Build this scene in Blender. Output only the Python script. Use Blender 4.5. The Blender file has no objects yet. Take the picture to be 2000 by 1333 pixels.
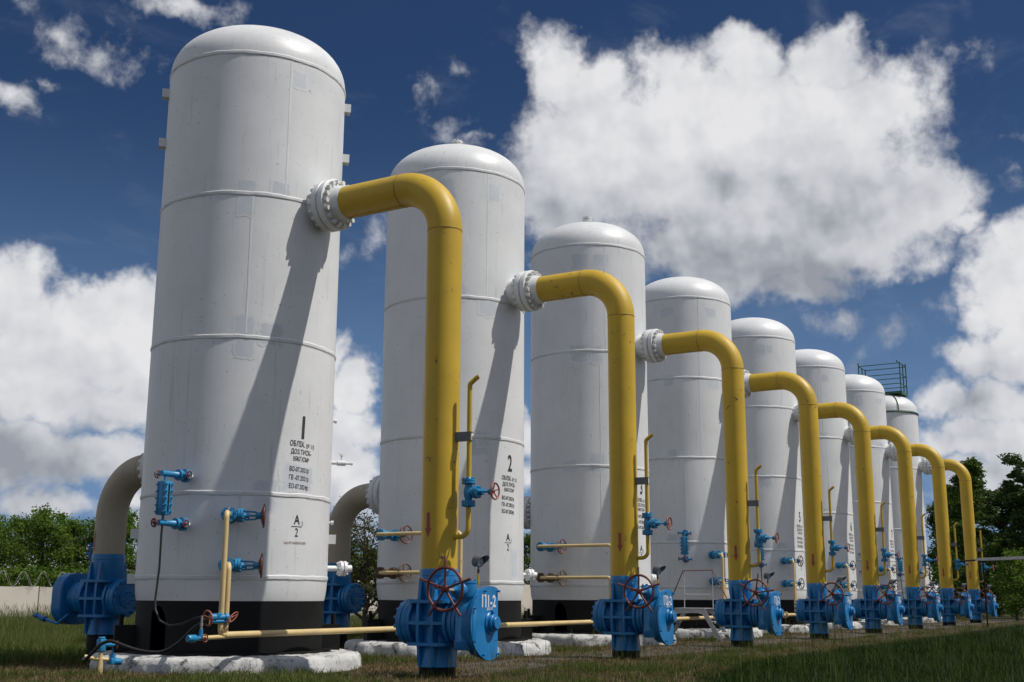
import bpy, bmesh, math, random
import numpy as np
from mathutils import Vector, Matrix, noise as mnoise

R = math.radians
PI = math.pi
sc = bpy.context.scene
col = sc.collection

# World frame: +X runs along the row of tanks, -Y is the front (yellow pipe) side, Z up, metres.
S = 6.2295            # spacing of the tanks
HEAD = R(31.23)       # heading of the camera above +X

# ------------------------------------------------------------------ camera
cam_d = bpy.data.cameras.new('camera')
cam = bpy.data.objects.new('camera', cam_d)
col.objects.link(cam)
sc.camera = cam
cam_d.sensor_width = 36.0
cam_d.lens = 2296.06 / 2000 * 36
cam_d.clip_start = 0.1
cam_d.clip_end = 3000
PITCH, ROLL = 0.21292, 0.00467
fwd_h = Vector((math.cos(HEAD), math.sin(HEAD), 0))
right_h = Vector((math.sin(HEAD), -math.cos(HEAD), 0))
f_ = (fwd_h * math.cos(PITCH) + Vector((0, 0, 1)) * math.sin(PITCH)).normalized()
u_ = right_h.cross(f_).normalized()
m3 = Matrix((right_h, u_, -f_)).transposed()
cam.matrix_world = Matrix.Translation((-14.1703, -13.8206, 1.1371)) @ (m3 @ Matrix.Rotation(ROLL, 3, 'Z')).to_4x4()

# ------------------------------------------------------------------ sun, sky, exposure
SUN_EL = R(56)
SUN_DIR = Vector((math.sin(R(19.5)) * math.cos(SUN_EL), -math.cos(R(19.5)) * math.cos(SUN_EL), math.sin(SUN_EL)))
sun_d = bpy.data.lights.new('sun', 'SUN')
sun_d.energy = 3.4
sun_d.angle = R(0.53)
sun_d.color = (1.0, 0.955, 0.89)
sun = bpy.data.objects.new('sun', sun_d)
col.objects.link(sun)
sun.rotation_euler = SUN_DIR.to_track_quat('Z', 'Y').to_euler()

sc.view_settings.view_transform = 'Standard'
sc.view_settings.look = 'None'
sc.view_settings.gamma = 1.0
sc.view_settings.use_curve_mapping = False
sc.view_settings.exposure = 0.15
sc.cycles.max_bounces = 6
sc.cycles.diffuse_bounces = 3
sc.cycles.glossy_bounces = 3
sc.cycles.transmission_bounces = 4

# clouds: azimuth from the heading, elevation, half-width, half-height (all degrees), tilt, strength
CLOUDS = [(5.23,20.97,5.86,5.09,0.00,1.00),(3.12,20.28,3.44,4.84,0.00,1.00),(10.42,20.99,8.40,5.86,0.00,1.10),(15.41,20.16,6.88,5.86,-10.00,1.00),(2.22,25.34,2.16,2.80,15.00,0.75),(3.95,24.37,3.31,1.78,-20.00,0.70),(7.94,24.94,2.80,1.40,15.00,0.60),(12.13,25.14,2.80,1.91,0.00,0.80),(15.67,24.59,3.06,2.04,-15.00,0.80),(19.60,17.89,3.82,2.29,-25.00,0.90),(12.27,16.78,8.40,2.93,-5.00,1.00),(17.61,16.41,4.33,1.78,-10.00,0.80),(14.14,14.49,3.31,1.15,0.00,0.60),(17.52,22.54,4.33,2.80,-20.00,0.80),(21.82,16.72,1.53,0.71,-10.00,0.50),(21.19,23.47,2.16,1.53,-10.00,0.26),(19.25,23.04,2.04,1.27,-20.00,0.30),(21.34,20.83,0.76,1.27,20.00,0.14),(22.64,21.23,0.76,0.36,0.00,0.08),(24.04,20.35,1.15,0.46,0.00,0.10),(24.12,18.75,0.64,0.64,-40.00,0.08),(-23.50,12.64,2.80,3.06,-20.00,0.90),(-21.64,11.42,3.82,2.80,-15.00,1.00),(-18.91,11.15,3.31,2.80,0.00,1.00),(-18.24,13.11,2.04,1.91,0.00,0.85),(-19.41,13.25,1.27,1.02,0.00,0.60),(-22.10,9.06,4.33,2.04,0.00,0.80),(-18.51,8.81,3.06,1.78,0.00,0.70),(-23.04,9.91,3.57,2.55,0.00,0.90),(-22.08,6.29,3.31,1.91,-10.00,0.85),(-19.44,6.18,3.31,1.53,-10.00,0.80),(-21.45,3.91,2.80,1.02,0.00,0.70),(-23.10,5.78,2.04,2.04,0.00,0.70),(-17.98,4.59,1.53,0.76,0.00,0.50),(-7.79,9.99,1.66,1.91,-10.00,0.80),(-8.83,11.19,0.89,1.53,0.00,0.60),(-7.47,7.78,2.04,1.78,0.00,0.80),(-7.67,6.30,2.04,1.53,0.00,0.90),(-7.38,4.84,1.78,1.53,0.00,0.80),(0.77,7.63,0.64,1.53,0.00,0.70),(0.78,5.41,1.02,1.02,0.00,0.50),(23.37,13.79,2.42,2.80,25.00,0.85),(24.17,15.55,1.53,1.53,0.00,0.60),(22.16,12.50,1.15,1.53,0.00,0.50),(22.24,10.64,2.29,1.53,10.00,0.60),(23.77,10.76,2.04,2.04,0.00,0.80),(20.55,8.64,2.04,1.27,0.00,0.60),(22.71,8.30,2.80,2.04,10.00,0.80),(21.51,6.74,3.82,1.27,10.00,0.70),(23.20,6.44,2.29,1.53,0.00,0.70),(22.03,5.11,3.06,1.27,0.00,0.70),(15.97,12.69,2.16,0.97,5.00,0.28),(18.29,12.31,1.53,1.07,-15.00,0.24),(16.82,11.09,0.76,1.02,-10.00,0.16),(20.66,13.33,0.89,0.64,0.00,0.10),(-22.85,24.83,1.91,0.76,-25.00,0.16),(-21.37,24.17,2.80,0.66,-45.00,0.16),(-19.44,23.99,1.78,0.76,-40.00,0.10),(-22.22,25.60,2.29,0.76,-20.00,0.08),(-16.72,26.96,3.06,1.15,0.00,0.45),(-14.94,26.83,1.27,1.15,0.00,0.25),(-24.61,21.86,1.15,0.56,-25.00,0.20),(-22.86,22.55,1.07,0.36,0.00,0.16),(-24.10,25.72,1.53,0.46,-20.00,0.06),(-4.07,24.45,0.97,1.27,25.00,0.16),(-3.02,25.19,1.22,0.76,-10.00,0.16),(-2.58,22.69,1.27,0.71,-35.00,0.12),(-1.51,21.98,1.02,0.46,-30.00,0.20),(-4.89,24.90,0.89,0.31,-20.00,0.08),(-6.75,16.83,0.46,1.02,0.00,0.12),(-8.39,16.14,0.56,0.61,0.00,0.06)]


def nd(nt, typ, **kw):
    n = nt.nodes.new(typ)
    for k, v in kw.items():
        setattr(n, k, v)
    return n


def put(nt, sock, v):
    if isinstance(v, (int, float)):
        sock.default_value = v
    elif isinstance(v, (tuple, list, Vector)):
        v = tuple(v)
        if sock.type == 'RGBA' and len(v) == 3:
            v = v + (1,)
        sock.default_value = v
    else:
        nt.links.new(v, sock)


def mth(nt, op, a, b=None, c=None, clamp=False):
    n = nd(nt, 'ShaderNodeMath', operation=op, use_clamp=clamp)
    put(nt, n.inputs[0], a)
    if b is not None: put(nt, n.inputs[1], b)
    if c is not None: put(nt, n.inputs[2], c)
    return n.outputs[0]


def vmt(nt, op, a, b=None, scale=None):
    n = nd(nt, 'ShaderNodeVectorMath', operation=op)
    put(nt, n.inputs[0], a)
    if b is not None: put(nt, n.inputs[1], b)
    if scale is not None: put(nt, n.inputs['Scale'], scale)
    return n.outputs['Value'] if op in ('LENGTH', 'DOT_PRODUCT') else n.outputs[0]


def noi(nt, vec, scale, detail=4, rough=0.55, dist=0.0, out='Fac'):
    n = nd(nt, 'ShaderNodeTexNoise')
    put(nt, n.inputs['Vector'], vec)
    n.inputs['Scale'].default_value = scale
    n.inputs['Detail'].default_value = detail
    n.inputs['Roughness'].default_value = rough
    n.inputs['Distortion'].default_value = dist
    return n.outputs[out]


def rng(nt, v, a, b, c=0.0, d=1.0, smooth=False):
    n = nd(nt, 'ShaderNodeMapRange')
    n.interpolation_type = 'SMOOTHSTEP' if smooth else 'LINEAR'
    put(nt, n.inputs['Value'], v)
    for i, k in zip((1, 2, 3, 4), (a, b, c, d)):
        put(nt, n.inputs[i], k)
    return n.outputs[0]


def mixc(nt, fac, a, b, mode='MIX'):
    n = nd(nt, 'ShaderNodeMix', data_type='RGBA', blend_type=mode)
    put(nt, n.inputs[0], fac)
    put(nt, n.inputs[6], a)
    put(nt, n.inputs[7], b)
    return n.outputs[2]


def build_world():
    w = bpy.data.worlds.new('World')
    sc.world = w
    w.use_nodes = True
    nt = w.node_tree
    nt.nodes.clear()
    # group: cloud density along a direction
    g = bpy.data.node_groups.new('cloud_density', 'ShaderNodeTree')
    g.interface.new_socket('Dir', in_out='INPUT', socket_type='NodeSocketVector')
    for k in ('Val', 'Above', 'Relief'):
        g.interface.new_socket(k, in_out='OUTPUT', socket_type='NodeSocketFloat')
    gi = nd(g, 'NodeGroupInput')
    go = nd(g, 'NodeGroupOutput')
    d = vmt(g, 'NORMALIZE', gi.outputs[0])
    DEG = 180 / PI
    a = mth(g, 'MULTIPLY', mth(g, 'ARCTAN2', vmt(g, 'DOT_PRODUCT', d, tuple(right_h)), vmt(g, 'DOT_PRODUCT', d, tuple(fwd_h))), DEG)
    sep = nd(g, 'ShaderNodeSeparateXYZ')
    put(g, sep.inputs[0], d)
    e = mth(g, 'MULTIPLY', mth(g, 'ARCSINE', sep.outputs[2]), DEG)
    cmb = nd(g, 'ShaderNodeCombineXYZ')
    put(g, cmb.inputs[0], a)
    put(g, cmb.inputs[1], e)
    n14 = vmt(g, 'SUBTRACT', noi(g, d, 16, 4, 0.62, out='Color'), (.5, .5, .5))
    P = vmt(g, 'MULTIPLY_ADD', n14, (3.4, 3.4, 0), None)
    g.links.new(cmb.outputs[0], P.node.inputs[2])

    def field(P, lift):
        """smooth union of the cloud ellipses; in batches, so that few values are alive at a time"""
        M = None
        for k, (ca, ce, ra, re, rot, am) in enumerate(CLOUDS):
            if k % 10 == 0 and M is not None:
                sp = nd(g, 'ShaderNodeSeparateXYZ')
                put(g, sp.inputs[0], P)
                cx = nd(g, 'ShaderNodeCombineXYZ')
                put(g, cx.inputs[0], sp.outputs[0])
                put(g, cx.inputs[1], sp.outputs[1])
                put(g, cx.inputs[2], M)             # z only carries the chain; the ellipses ignore it
                P = cx.outputs[0]
            q = nd(g, 'ShaderNodeVectorMath', operation='MULTIPLY_ADD')
            put(g, q.inputs[0], P)
            q.inputs[1].default_value = (1 / ra, 1 / re, 0)
            q.inputs[2].default_value = (-(ca - lift[0]) / ra, -(ce - lift[1]) / re, 0)
            v = mth(g, 'MULTIPLY_ADD', vmt(g, 'LENGTH', q.outputs[0]), -am, am)
            M = v if M is None else (mth(g, 'SMOOTH_MAX', M, v, 0.55) if lift[1] else mth(g, 'MAXIMUM', M, v))
        return M
    M = field(P, (0, 0))
    M2 = field(P, (1.6, 5.5))
    # unseen rest of the sky: scattered cumulus, cover raised to add neutral fill light
    out1 = rng(g, mth(g, 'ABSOLUTE', a), 27, 36, smooth=True)
    out2 = rng(g, e, 29, 38, smooth=True)
    outm = mth(g, 'MAXIMUM', out1, out2)
    gen = mth(g, 'MULTIPLY', mth(g, 'SUBTRACT', noi(g, vmt(g, 'MULTIPLY', d, (1, 1, 1.6)), 3.4, 2, 0.5), 0.465), 5.0)
    gen = mth(g, 'SUBTRACT', mth(g, 'MULTIPLY', gen, outm), mth(g, 'SUBTRACT', 1.0, outm))
    M = mth(g, 'MAXIMUM', M, gen)
    M2 = mth(g, 'MAXIMUM', M2, mth(g, 'MULTIPLY', gen, 0.5))
    f1 = mth(g, 'SUBTRACT', noi(g, d, 22, 7, 0.615), 0.5)
    put(g, go.inputs[0], mth(g, 'MULTIPLY_ADD', f1, 0.95, M))
    put(g, go.inputs[1], mth(g, 'MULTIPLY_ADD', f1, 0.25, M2))
    # billows: the side of a lump that faces the sun is brighter than the other
    sd = vmt(g, 'ADD', d, tuple((right_h * 0.5 + Vector((0, 0, 0.85))) * 0.016))
    rel = mth(g, 'SUBTRACT', noi(g, d, 19, 3, 0.55), noi(g, sd, 19, 3, 0.55))
    put(g, go.inputs[2], mth(g, 'ADD', mth(g, 'MULTIPLY', f1, 0.5), mth(g, 'MULTIPLY', rel, 1.5)))

    tc = nd(nt, 'ShaderNodeTexCoord')
    dirv = tc.outputs['Generated']

    n = nd(nt, 'ShaderNodeGroup')
    n.node_tree = g
    put(nt, n.inputs[0], dirv)
    v0, va, f1 = n.outputs
    alpha = rng(nt, v0, 0.0, 0.40, smooth=True)
    soft = noi(nt, vmt(nt, 'MULTIPLY', dirv, (1, 1, 1.7)), 6.5, 4, 0.55)
    # what stands between a point and the sun greys it; the lumps of the noise give the puffs
    body = mth(nt, 'ADD', rng(nt, va, -0.10, 1.05, 0, 0.72, smooth=True), rng(nt, v0, 0.1, 0.7, 0.06, 0.0))
    lit = mth(nt, 'ADD', mth(nt, 'SUBTRACT', 0.84, body), mth(nt, 'MULTIPLY', mth(nt, 'SUBTRACT', soft, 0.5), 0.62))
    lit = mth(nt, 'ADD', lit, mth(nt, 'MULTIPLY', f1, 0.80), clamp=True)
    ramp = nd(nt, 'ShaderNodeValToRGB')
    put(nt, ramp.inputs[0], lit)
    cr = ramp.color_ramp
    cr.elements[0].position = 0.04
    cr.elements[0].color = (0.38, 0.41, 0.47, 1)
    cr.elements[1].position = 1.0
    cr.elements[1].color = (0.98, 0.98, 1.0, 1)
    x = cr.elements.new(0.50)
    x.color = (0.72, 0.735, 0.785, 1)
    sky = nd(nt, 'ShaderNodeTexSky', sky_type='NISHITA')
    sky.sun_disc = False
    sky.sun_elevation = SUN_EL
    sky.sun_rotation = math.atan2(SUN_DIR.x, SUN_DIR.y)
    sky.air_density = 1.0
    sky.dust_density = 0.4
    sky.ozone_density = 2.0
    hsv = nd(nt, 'ShaderNodeHueSaturation')
    hsv.inputs['Saturation'].default_value = 1.15
    hsv.inputs['Value'].default_value = 0.285
    put(nt, hsv.inputs['Color'], sky.outputs[0])
    # thin veil of high cirrus
    vs = nd(nt, 'ShaderNodeMapping')
    put(nt, vs.inputs['Vector'], dirv)
    vs.inputs['Rotation'].default_value = (0.3, 0.2, 0.5)
    vs.inputs['Scale'].default_value = (2.0, 9.0, 14.0)
    veil = rng(nt, noi(nt, vs.outputs[0], 1.6, 6, 0.6, 0.4), 0.52, 0.85, 0.0, 0.16, smooth=True)
    cloudc = vmt(nt, 'SCALE', ramp.outputs[0], scale=CLOUD_GAIN)
    tint = mixc(nt, 1.0, hsv.outputs[0], (0.80, 0.94, 1.22), 'MULTIPLY')
    sz = nd(nt, 'ShaderNodeSeparateXYZ')
    put(nt, sz.inputs[0], dirv)
    low = rng(nt, sz.outputs[2], 0.0, 0.40, 0.85, 0.0, smooth=True)
    tint = mixc(nt, low, tint, (1.45, 2.55, 4.5))
    skyc = mixc(nt, veil, tint, (4.0, 4.4, 5.2))
    # a bank of distant cloud along the horizon, all the way round
    bv = vmt(nt, 'MULTIPLY', dirv, (1, 1, 3.2))
    bank = mth(nt, 'ADD', noi(nt, bv, 5.5, 6, 0.6), rng(nt, sz.outputs[2], 0.02, 0.16, 0.10, -0.25))
    bankc = mixc(nt, rng(nt, noi(nt, bv, 8, 4, 0.55), 0.35, 0.65), (3.9, 4.1, 4.6), (6.2, 6.3, 6.5))
    skyc = mixc(nt, rng(nt, bank, 0.44, 0.60, 0, 0.92, smooth=True), skyc, bankc)
    c = mixc(nt, alpha, skyc, cloudc)
    bg = nd(nt, 'ShaderNodeBackground')
    bg.inputs['Strength'].default_value = 0.1
    put(nt, bg.inputs['Color'], c)
    o = nd(nt, 'ShaderNodeOutputWorld')
    put(nt, o.inputs[0], bg.outputs[0])
    w.cycles.sampling_method = 'NONE'


CLOUD_GAIN = 7.2
build_world()

# ------------------------------------------------------------------ mesh helpers


class MB:
    """Collects boxes, tubes, lathes and prisms; build() links them as one mesh object."""

    def __init__(self):
        self.v, self.f, self.M = [], [], Matrix.Identity(4)

    def add(self, vs, fs):
        b = len(self.v)
        M = self.M
        self.v += [tuple(M @ Vector(p)) for p in vs]
        self.f += [tuple(b + i for i in q) for q in fs]

    def box(self, c, s, rot=None):
        hx, hy, hz = s[0] / 2, s[1] / 2, s[2] / 2
        vs = [Vector((x, y, z)) for x in (-hx, hx) for y in (-hy, hy) for z in (-hz, hz)]
        if rot is not None:
            vs = [rot @ p for p in vs]
        vs = [p + Vector(c) for p in vs]
        self.add(vs, [(0, 1, 3, 2), (4, 6, 7, 5), (0, 4, 5, 1), (2, 3, 7, 6), (0, 2, 6, 4), (1, 5, 7, 3)])

    def bbox(self, c, s, b=0.01, rot=None):
        """box with chamfered edges"""
        hx, hy, hz = s[0] / 2, s[1] / 2, s[2] / 2
        bm = bmesh.new()
        bmesh.ops.create_cube(bm, size=1)
        for v in bm.verts:
            v.co = Vector((v.co.x * 2 * hx, v.co.y * 2 * hy, v.co.z * 2 * hz))
        bmesh.ops.bevel(bm, geom=bm.edges[:], offset=b, segments=2, affect='EDGES', profile=0.5)
        vs = [(rot @ v.co if rot is not None else v.co) + Vector(c) for v in bm.verts]
        bm.verts.index_update()
        fs = [[v.index for v in f.verts] for f in bm.faces]
        bm.free()
        self.add(vs, fs)

    def tube(self, pts, r, seg=12, caps=True):
        pts = [Vector(p) for p in pts]
        n = len(pts)
        rs = r if isinstance(r, (list, tuple)) else [r] * n
        t0 = (pts[1] - pts[0]).normalized()
        up = Vector((0, 0, 1)) if abs(t0.z) < 0.9 else Vector((1, 0, 0))
        x = t0.cross(up).normalized()
        vs, fs = [], []
        for i, p in enumerate(pts):
            if i == 0: t = t0
            elif i == n - 1: t = (pts[i] - pts[i - 1]).normalized()
            else: t = ((pts[i + 1] - p).normalized() + (p - pts[i - 1]).normalized()).normalized()
            x = (x - t * x.dot(t)).normalized()
            y = t.cross(x)
            for k in range(seg):
                a = 2 * PI * k / seg
                vs.append(p + (x * math.cos(a) + y * math.sin(a)) * rs[i])
        for i in range(n - 1):
            for k in range(seg):
                k2 = (k + 1) % seg
                fs.append((i * seg + k, i * seg + k2, (i + 1) * seg + k2, (i + 1) * seg + k))
        if caps:
            fs.append(tuple(range(seg))[::-1])
            fs.append(tuple((n - 1) * seg + k for k in range(seg)))
        self.add(vs, fs)

    def lathe(self, prof, base=(0, 0, 0), axis=(0, 0, 1), seg=32, capa=True, capb=True):
        """prof: (distance along axis, radius)"""
        q = Vector(axis).normalized().to_track_quat('Z', 'Y').to_matrix()
        vs, fs = [], []
        for (h, r) in prof:
            for k in range(seg):
                a = 2 * PI * (k + 0.5) / seg
                vs.append(q @ Vector((r * math.cos(a), r * math.sin(a), h)) + Vector(base))
        n = len(prof)
        for i in range(n - 1):
            for k in range(seg):
                k2 = (k + 1) % seg
                fs.append((i * seg + k, i * seg + k2, (i + 1) * seg + k2, (i + 1) * seg + k))
        if capa: fs.append(tuple(range(seg))[::-1])
        if capb: fs.append(tuple((n - 1) * seg + k for k in range(seg)))
        self.add(vs, fs)

    def torus(self, c, axis, Rr, r, seg=32, sub=8):
        q = Vector(axis).normalized().to_track_quat('Z', 'Y').to_matrix()
        pts = [q @ Vector((Rr * math.cos(2 * PI * k / seg), Rr * math.sin(2 * PI * k / seg), 0)) + Vector(c) for k in range(seg)]
        vs, fs = [], []
        nz = q @ Vector((0, 0, 1))
        for k in range(seg):
            a = (pts[k] - Vector(c)).normalized()
            for j in range(sub):
                b = 2 * PI * j / sub
                vs.append(pts[k] + (a * math.cos(b) + nz * math.sin(b)) * r)
        for k in range(seg):
            for j in range(sub):
                k2, j2 = (k + 1) % seg, (j + 1) % sub
                fs.append((k * sub + j, k * sub + j2, k2 * sub + j2, k2 * sub + j))
        self.add(vs, fs)

    def prism(self, out, o, xa, ya, th):
        """outline (2D) in the plane o + x*xa + y*ya, extruded by th along xa x ya"""
        o, xa, ya = Vector(o), Vector(xa), Vector(ya)
        nz = xa.cross(ya).normalized() * th
        n = len(out)
        a = [o + xa * p[0] + ya * p[1] for p in out]
        self.add(a + [p + nz for p in a], [tuple(range(n))[::-1], tuple(range(n, 2 * n))] + [(i, (i + 1) % n, n + (i + 1) % n, n + i) for i in range(n)])

    def mesh(self, name, mat, smooth=38):
        me = bpy.data.meshes.new(name)
        me.from_pydata([tuple(p) for p in self.v], [], self.f)
        me.update()
        bm = bmesh.new()
        bm.from_mesh(me)
        bmesh.ops.recalc_face_normals(bm, faces=bm.faces[:])
        bm.to_mesh(me)
        bm.free()
        if mat: me.materials.append(mat)
        if smooth:
            me.shade_smooth()
            me.set_sharp_from_angle(angle=R(smooth))
        return me

    def build(self, name, mat, parent=None, loc=None, smooth=38):
        return obj(name, self.mesh(name, mat, smooth), parent, loc)


def obj(name, me, parent=None, loc=None, mat4=None):
    o = bpy.data.objects.new(name, me)
    col.objects.link(o)
    if parent is not None: o.parent = parent
    if mat4 is not None: o.matrix_local = mat4
    elif loc is not None: o.location = loc
    return o


def tag(o, label=None, cat=None, group=None, kind=None):
    if label: o['label'] = label
    if cat: o['category'] = cat
    if group: o['group'] = group
    if kind: o['kind'] = kind
    return o


def empty(name, loc=(0, 0, 0), rz=0.0):
    o = bpy.data.objects.new(name, None)
    o.empty_display_size = 0.2
    col.objects.link(o)
    o.location = loc
    o.rotation_euler = (0, 0, rz)
    return o


def copy_tree(o, parent=None):
    c = o.copy()
    col.objects.link(c)
    if parent is not None:
        c.parent = parent
    for ch in list(o.children):
        copy_tree(ch, c)
    return c


def arc(c, xa, ya, r, a0, a1, n):
    c, xa, ya = Vector(c), Vector(xa), Vector(ya)
    return [c + xa * (r * math.cos(a0 + (a1 - a0) * i / n)) + ya * (r * math.sin(a0 + (a1 - a0) * i / n)) for i in range(n + 1)]


def bend(pts, r, n=8):
    """polyline with rounded corners"""
    pts = [Vector(p) for p in pts]
    out = [pts[0]]
    for i in range(1, len(pts) - 1):
        a = (pts[i - 1] - pts[i]).normalized()
        b = (pts[i + 1] - pts[i]).normalized()
        ang = a.angle(b)
        t = r / math.tan(ang / 2)
        p0, p1 = pts[i] + a * t, pts[i] + b * t
        c = pts[i] + (a + b).normalized() * (r / math.sin(ang / 2))
        d0, d1 = p0 - c, p1 - c
        tot = d0.angle(d1)
        ax = d0.cross(d1).normalized()
        for k in range(n + 1):
            out.append(c + Matrix.Rotation(tot * k / n, 3, ax) @ d0)
    out.append(pts[-1])
    return out


def phi_dir(deg):
    """horizontal direction, measured from the front (-Y) towards +X"""
    return Vector((math.sin(R(deg)), -math.cos(R(deg)), 0))


# ------------------------------------------------------------------ materials
def new_mat(name):
    m = bpy.data.materials.new(name)
    m.use_nodes = True
    nt = m.node_tree
    b = nt.nodes['Principled BSDF']
    return m, nt, b


def paint(name, colr, rough=0.4, dirt=0.25, dirtc=(0.05, 0.04, 0.03), var=0.10, scale=3.0, bump=0.15, streak=True, spec=0.5, chips=0.0, chipc=(0.1, 0.05, 0.03), bscale=90.0):
    """painted metal: tone variation, run-down streaks, specks, chips and brushed relief"""
    m, nt, b = new_mat(name)
    tc = nd(nt, 'ShaderNodeTexCoord')
    oi = nd(nt, 'ShaderNodeObjectInfo')
    v = vmt(nt, 'ADD', tc.outputs['Object'], vmt(nt, 'SCALE', (37.0, 11.0, 53.0), scale=oi.outputs['Random']))
    big = noi(nt, v, scale * 0.5, 5, 0.6)
    c1 = tuple(x * (1 - var) for x in colr)
    c2 = tuple(min(1, x * (1 + var)) for x in colr)
    c = mixc(nt, rng(nt, big, 0.3, 0.7), c1, c2)
    if streak:
        sv = vmt(nt, 'MULTIPLY', v, (9.0, 9.0, 0.45))
        st = rng(nt, noi(nt, sv, scale, 5, 0.65), 0.56, 0.80, 0.0, dirt, smooth=True)
        c = mixc(nt, st, c, dirtc)
    sp = rng(nt, noi(nt, v, scale * 9, 4, 0.65), 0.64, 0.73, 0.0, min(1, dirt * 1.8))
    c = mixc(nt, sp, c, dirtc)
    if chips:
        ch = rng(nt, noi(nt, v, scale * 2.4, 7, 0.72, 0.3), 1 - chips - 0.03, 1 - chips)
        c = mixc(nt, ch, c, chipc)
    put(nt, b.inputs['Base Color'], c)
    rr = rng(nt, big, 0.3, 0.7, rough * 0.85, min(1, rough * 1.2))
    put(nt, b.inputs['Roughness'], rr)
    b.inputs['Specular IOR Level'].default_value = spec
    if bump:
        bp = nd(nt, 'ShaderNodeBump')
        bp.inputs['Strength'].default_value = bump
        bp.inputs['Distance'].default_value = 0.004
        put(nt, bp.inputs['Height'], mth(nt, 'ADD', mth(nt, 'MULTIPLY', noi(nt, v, bscale, 3, 0.6), 0.5), noi(nt, v, bscale * 0.12, 3, 0.55)))
        put(nt, b.inputs['Normal'], bp.outputs[0])
    return m


M = {}
M['white'] = paint('white_paint', (0.71, 0.722, 0.725), 0.42, 0.42, (0.27, 0.27, 0.24), 0.07, 1.6, 0.20)
M['yellowweld'] = paint('yellow_weld', (0.30, 0.20, 0.03), 0.5, 0.6, (0.06, 0.04, 0.02), 0.3, 6, 0.4, streak=False)
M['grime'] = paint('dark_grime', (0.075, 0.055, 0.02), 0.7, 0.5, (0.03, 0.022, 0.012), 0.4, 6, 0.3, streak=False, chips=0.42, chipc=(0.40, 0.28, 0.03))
M['weld'] = paint('white_weld', (0.68, 0.69, 0.69), 0.5, 0.7, (0.07, 0.07, 0.06), 0.10, 3.2, 0.6, streak=False)
M['patch'] = paint('grey_patch', (0.595, 0.625, 0.665), 0.44, 0.25, (0.42, 0.45, 0.48), 0.08, 4, 0.25)


def fade_patch():
    # the touch-up thins out towards its rim ('fade' is 1 inside, 0 at the edge)
    nt = M['patch'].node_tree
    b = nt.nodes['Principled BSDF']
    src = b.inputs['Base Color'].links[0].from_socket
    at_ = nd(nt, 'ShaderNodeAttribute', attribute_name='fade')
    tc = nd(nt, 'ShaderNodeTexCoord')
    f = mth(nt, 'ADD', at_.outputs['Fac'], mth(nt, 'MULTIPLY', mth(nt, 'SUBTRACT', noi(nt, tc.outputs['Object'], 14, 4, 0.6), 0.5), 0.7))
    put(nt, b.inputs['Base Color'], mixc(nt, rng(nt, f, 0.25, 0.75, smooth=True), (0.705, 0.718, 0.722), src))


fade_patch()
M['whitebolt'] = paint('white_bolt', (0.66, 0.66, 0.64), 0.45, 0.35, (0.2, 0.17, 0.12), 0.1, 9, 0.2, streak=False)
M['black'] = paint('black_paint', (0.009, 0.009, 0.009), 0.6, 0.10, (0.05, 0.045, 0.04), 0.3, 2.5, 0.3, spec=0.2)
M['crack'] = paint('dirty_crack', (0.50, 0.50, 0.49), 0.6, 0.9, (0.05, 0.05, 0.045), 0.2, 2.0, 0.2, streak=False)
M['yellow'] = paint('yellow_paint', (0.545, 0.355, 0.021), 0.5, 0.20, (0.10, 0.06, 0.015), 0.10, 2.2, 0.2, chips=0.335)
M['blue'] = paint('blue_paint', (0.009, 0.172, 0.420), 0.36, 0.35, (0.008, 0.02, 0.05), 0.18, 5, 0.3, chips=0.34, chipc=(0.02, 0.03, 0.04))
M['lightblue'] = paint('light_blue_paint', (0.018, 0.215, 0.43), 0.36, 0.35, (0.01, 0.03, 0.06), 0.2, 9, 0.25, chips=0.34, chipc=(0.03, 0.04, 0.05))
M['red'] = paint('brown_red_paint', (0.155, 0.040, 0.026), 0.5, 0.35, (0.05, 0.03, 0.025), 0.25, 8, 0.3)
M['pink'] = paint('faded_red_paint', (0.29, 0.085, 0.055), 0.5, 0.3, (0.12, 0.06, 0.04), 0.2, 8, 0.3)
M['cream'] = paint('cream_paint', (0.62, 0.47, 0.225), 0.42, 0.25, (0.16, 0.10, 0.05), 0.12, 5, 0.15, chips=0.33, chipc=(0.3, 0.22, 0.12))
M['beige'] = paint('beige_paint', (0.40, 0.345, 0.25), 0.5, 0.3, (0.12, 0.09, 0.06), 0.12, 2, 0.2)
M['grey'] = paint('grey_steel', (0.13, 0.14, 0.15), 0.5, 0.3, (0.05, 0.04, 0.035), 0.15, 6, 0.2)
M['silver'] = paint('silver_paint', (0.42, 0.44, 0.47), 0.45, 0.25, (0.15, 0.13, 0.11), 0.12, 5, 0.15)
M['rust'] = paint('rusty_iron', (0.11, 0.068, 0.045), 0.7, 0.5, (0.03, 0.02, 0.015), 0.35, 9, 0.5, streak=False)
M['green'] = paint('green_paint', (0.02, 0.10, 0.05), 0.45, 0.3, (0.02, 0.03, 0.02), 0.2, 5, 0.2)
M['rubber'] = paint('black_rubber', (0.010, 0.010, 0.010), 0.55, 0.1, (0.05, 0.05, 0.05), 0.2, 8, 0.2)
M['arrow'] = paint('red_arrow', (0.33, 0.055, 0.045), 0.5, 0.3, (0.15, 0.06, 0.04), 0.15, 8, 0)
M['ink'] = paint('black_stencil', (0.035, 0.035, 0.038), 0.6, 0.5, (0.25, 0.25, 0.25), 0.2, 12, 0)
M['inkgrey'] = paint('grey_stencil', (0.24, 0.245, 0.26), 0.6, 0.4, (0.4, 0.4, 0.4), 0.2, 12, 0)
M['inkbrown'] = paint('brown_stencil', (0.22, 0.13, 0.10), 0.6, 0.4, (0.4, 0.4, 0.4), 0.2, 12, 0)
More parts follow.
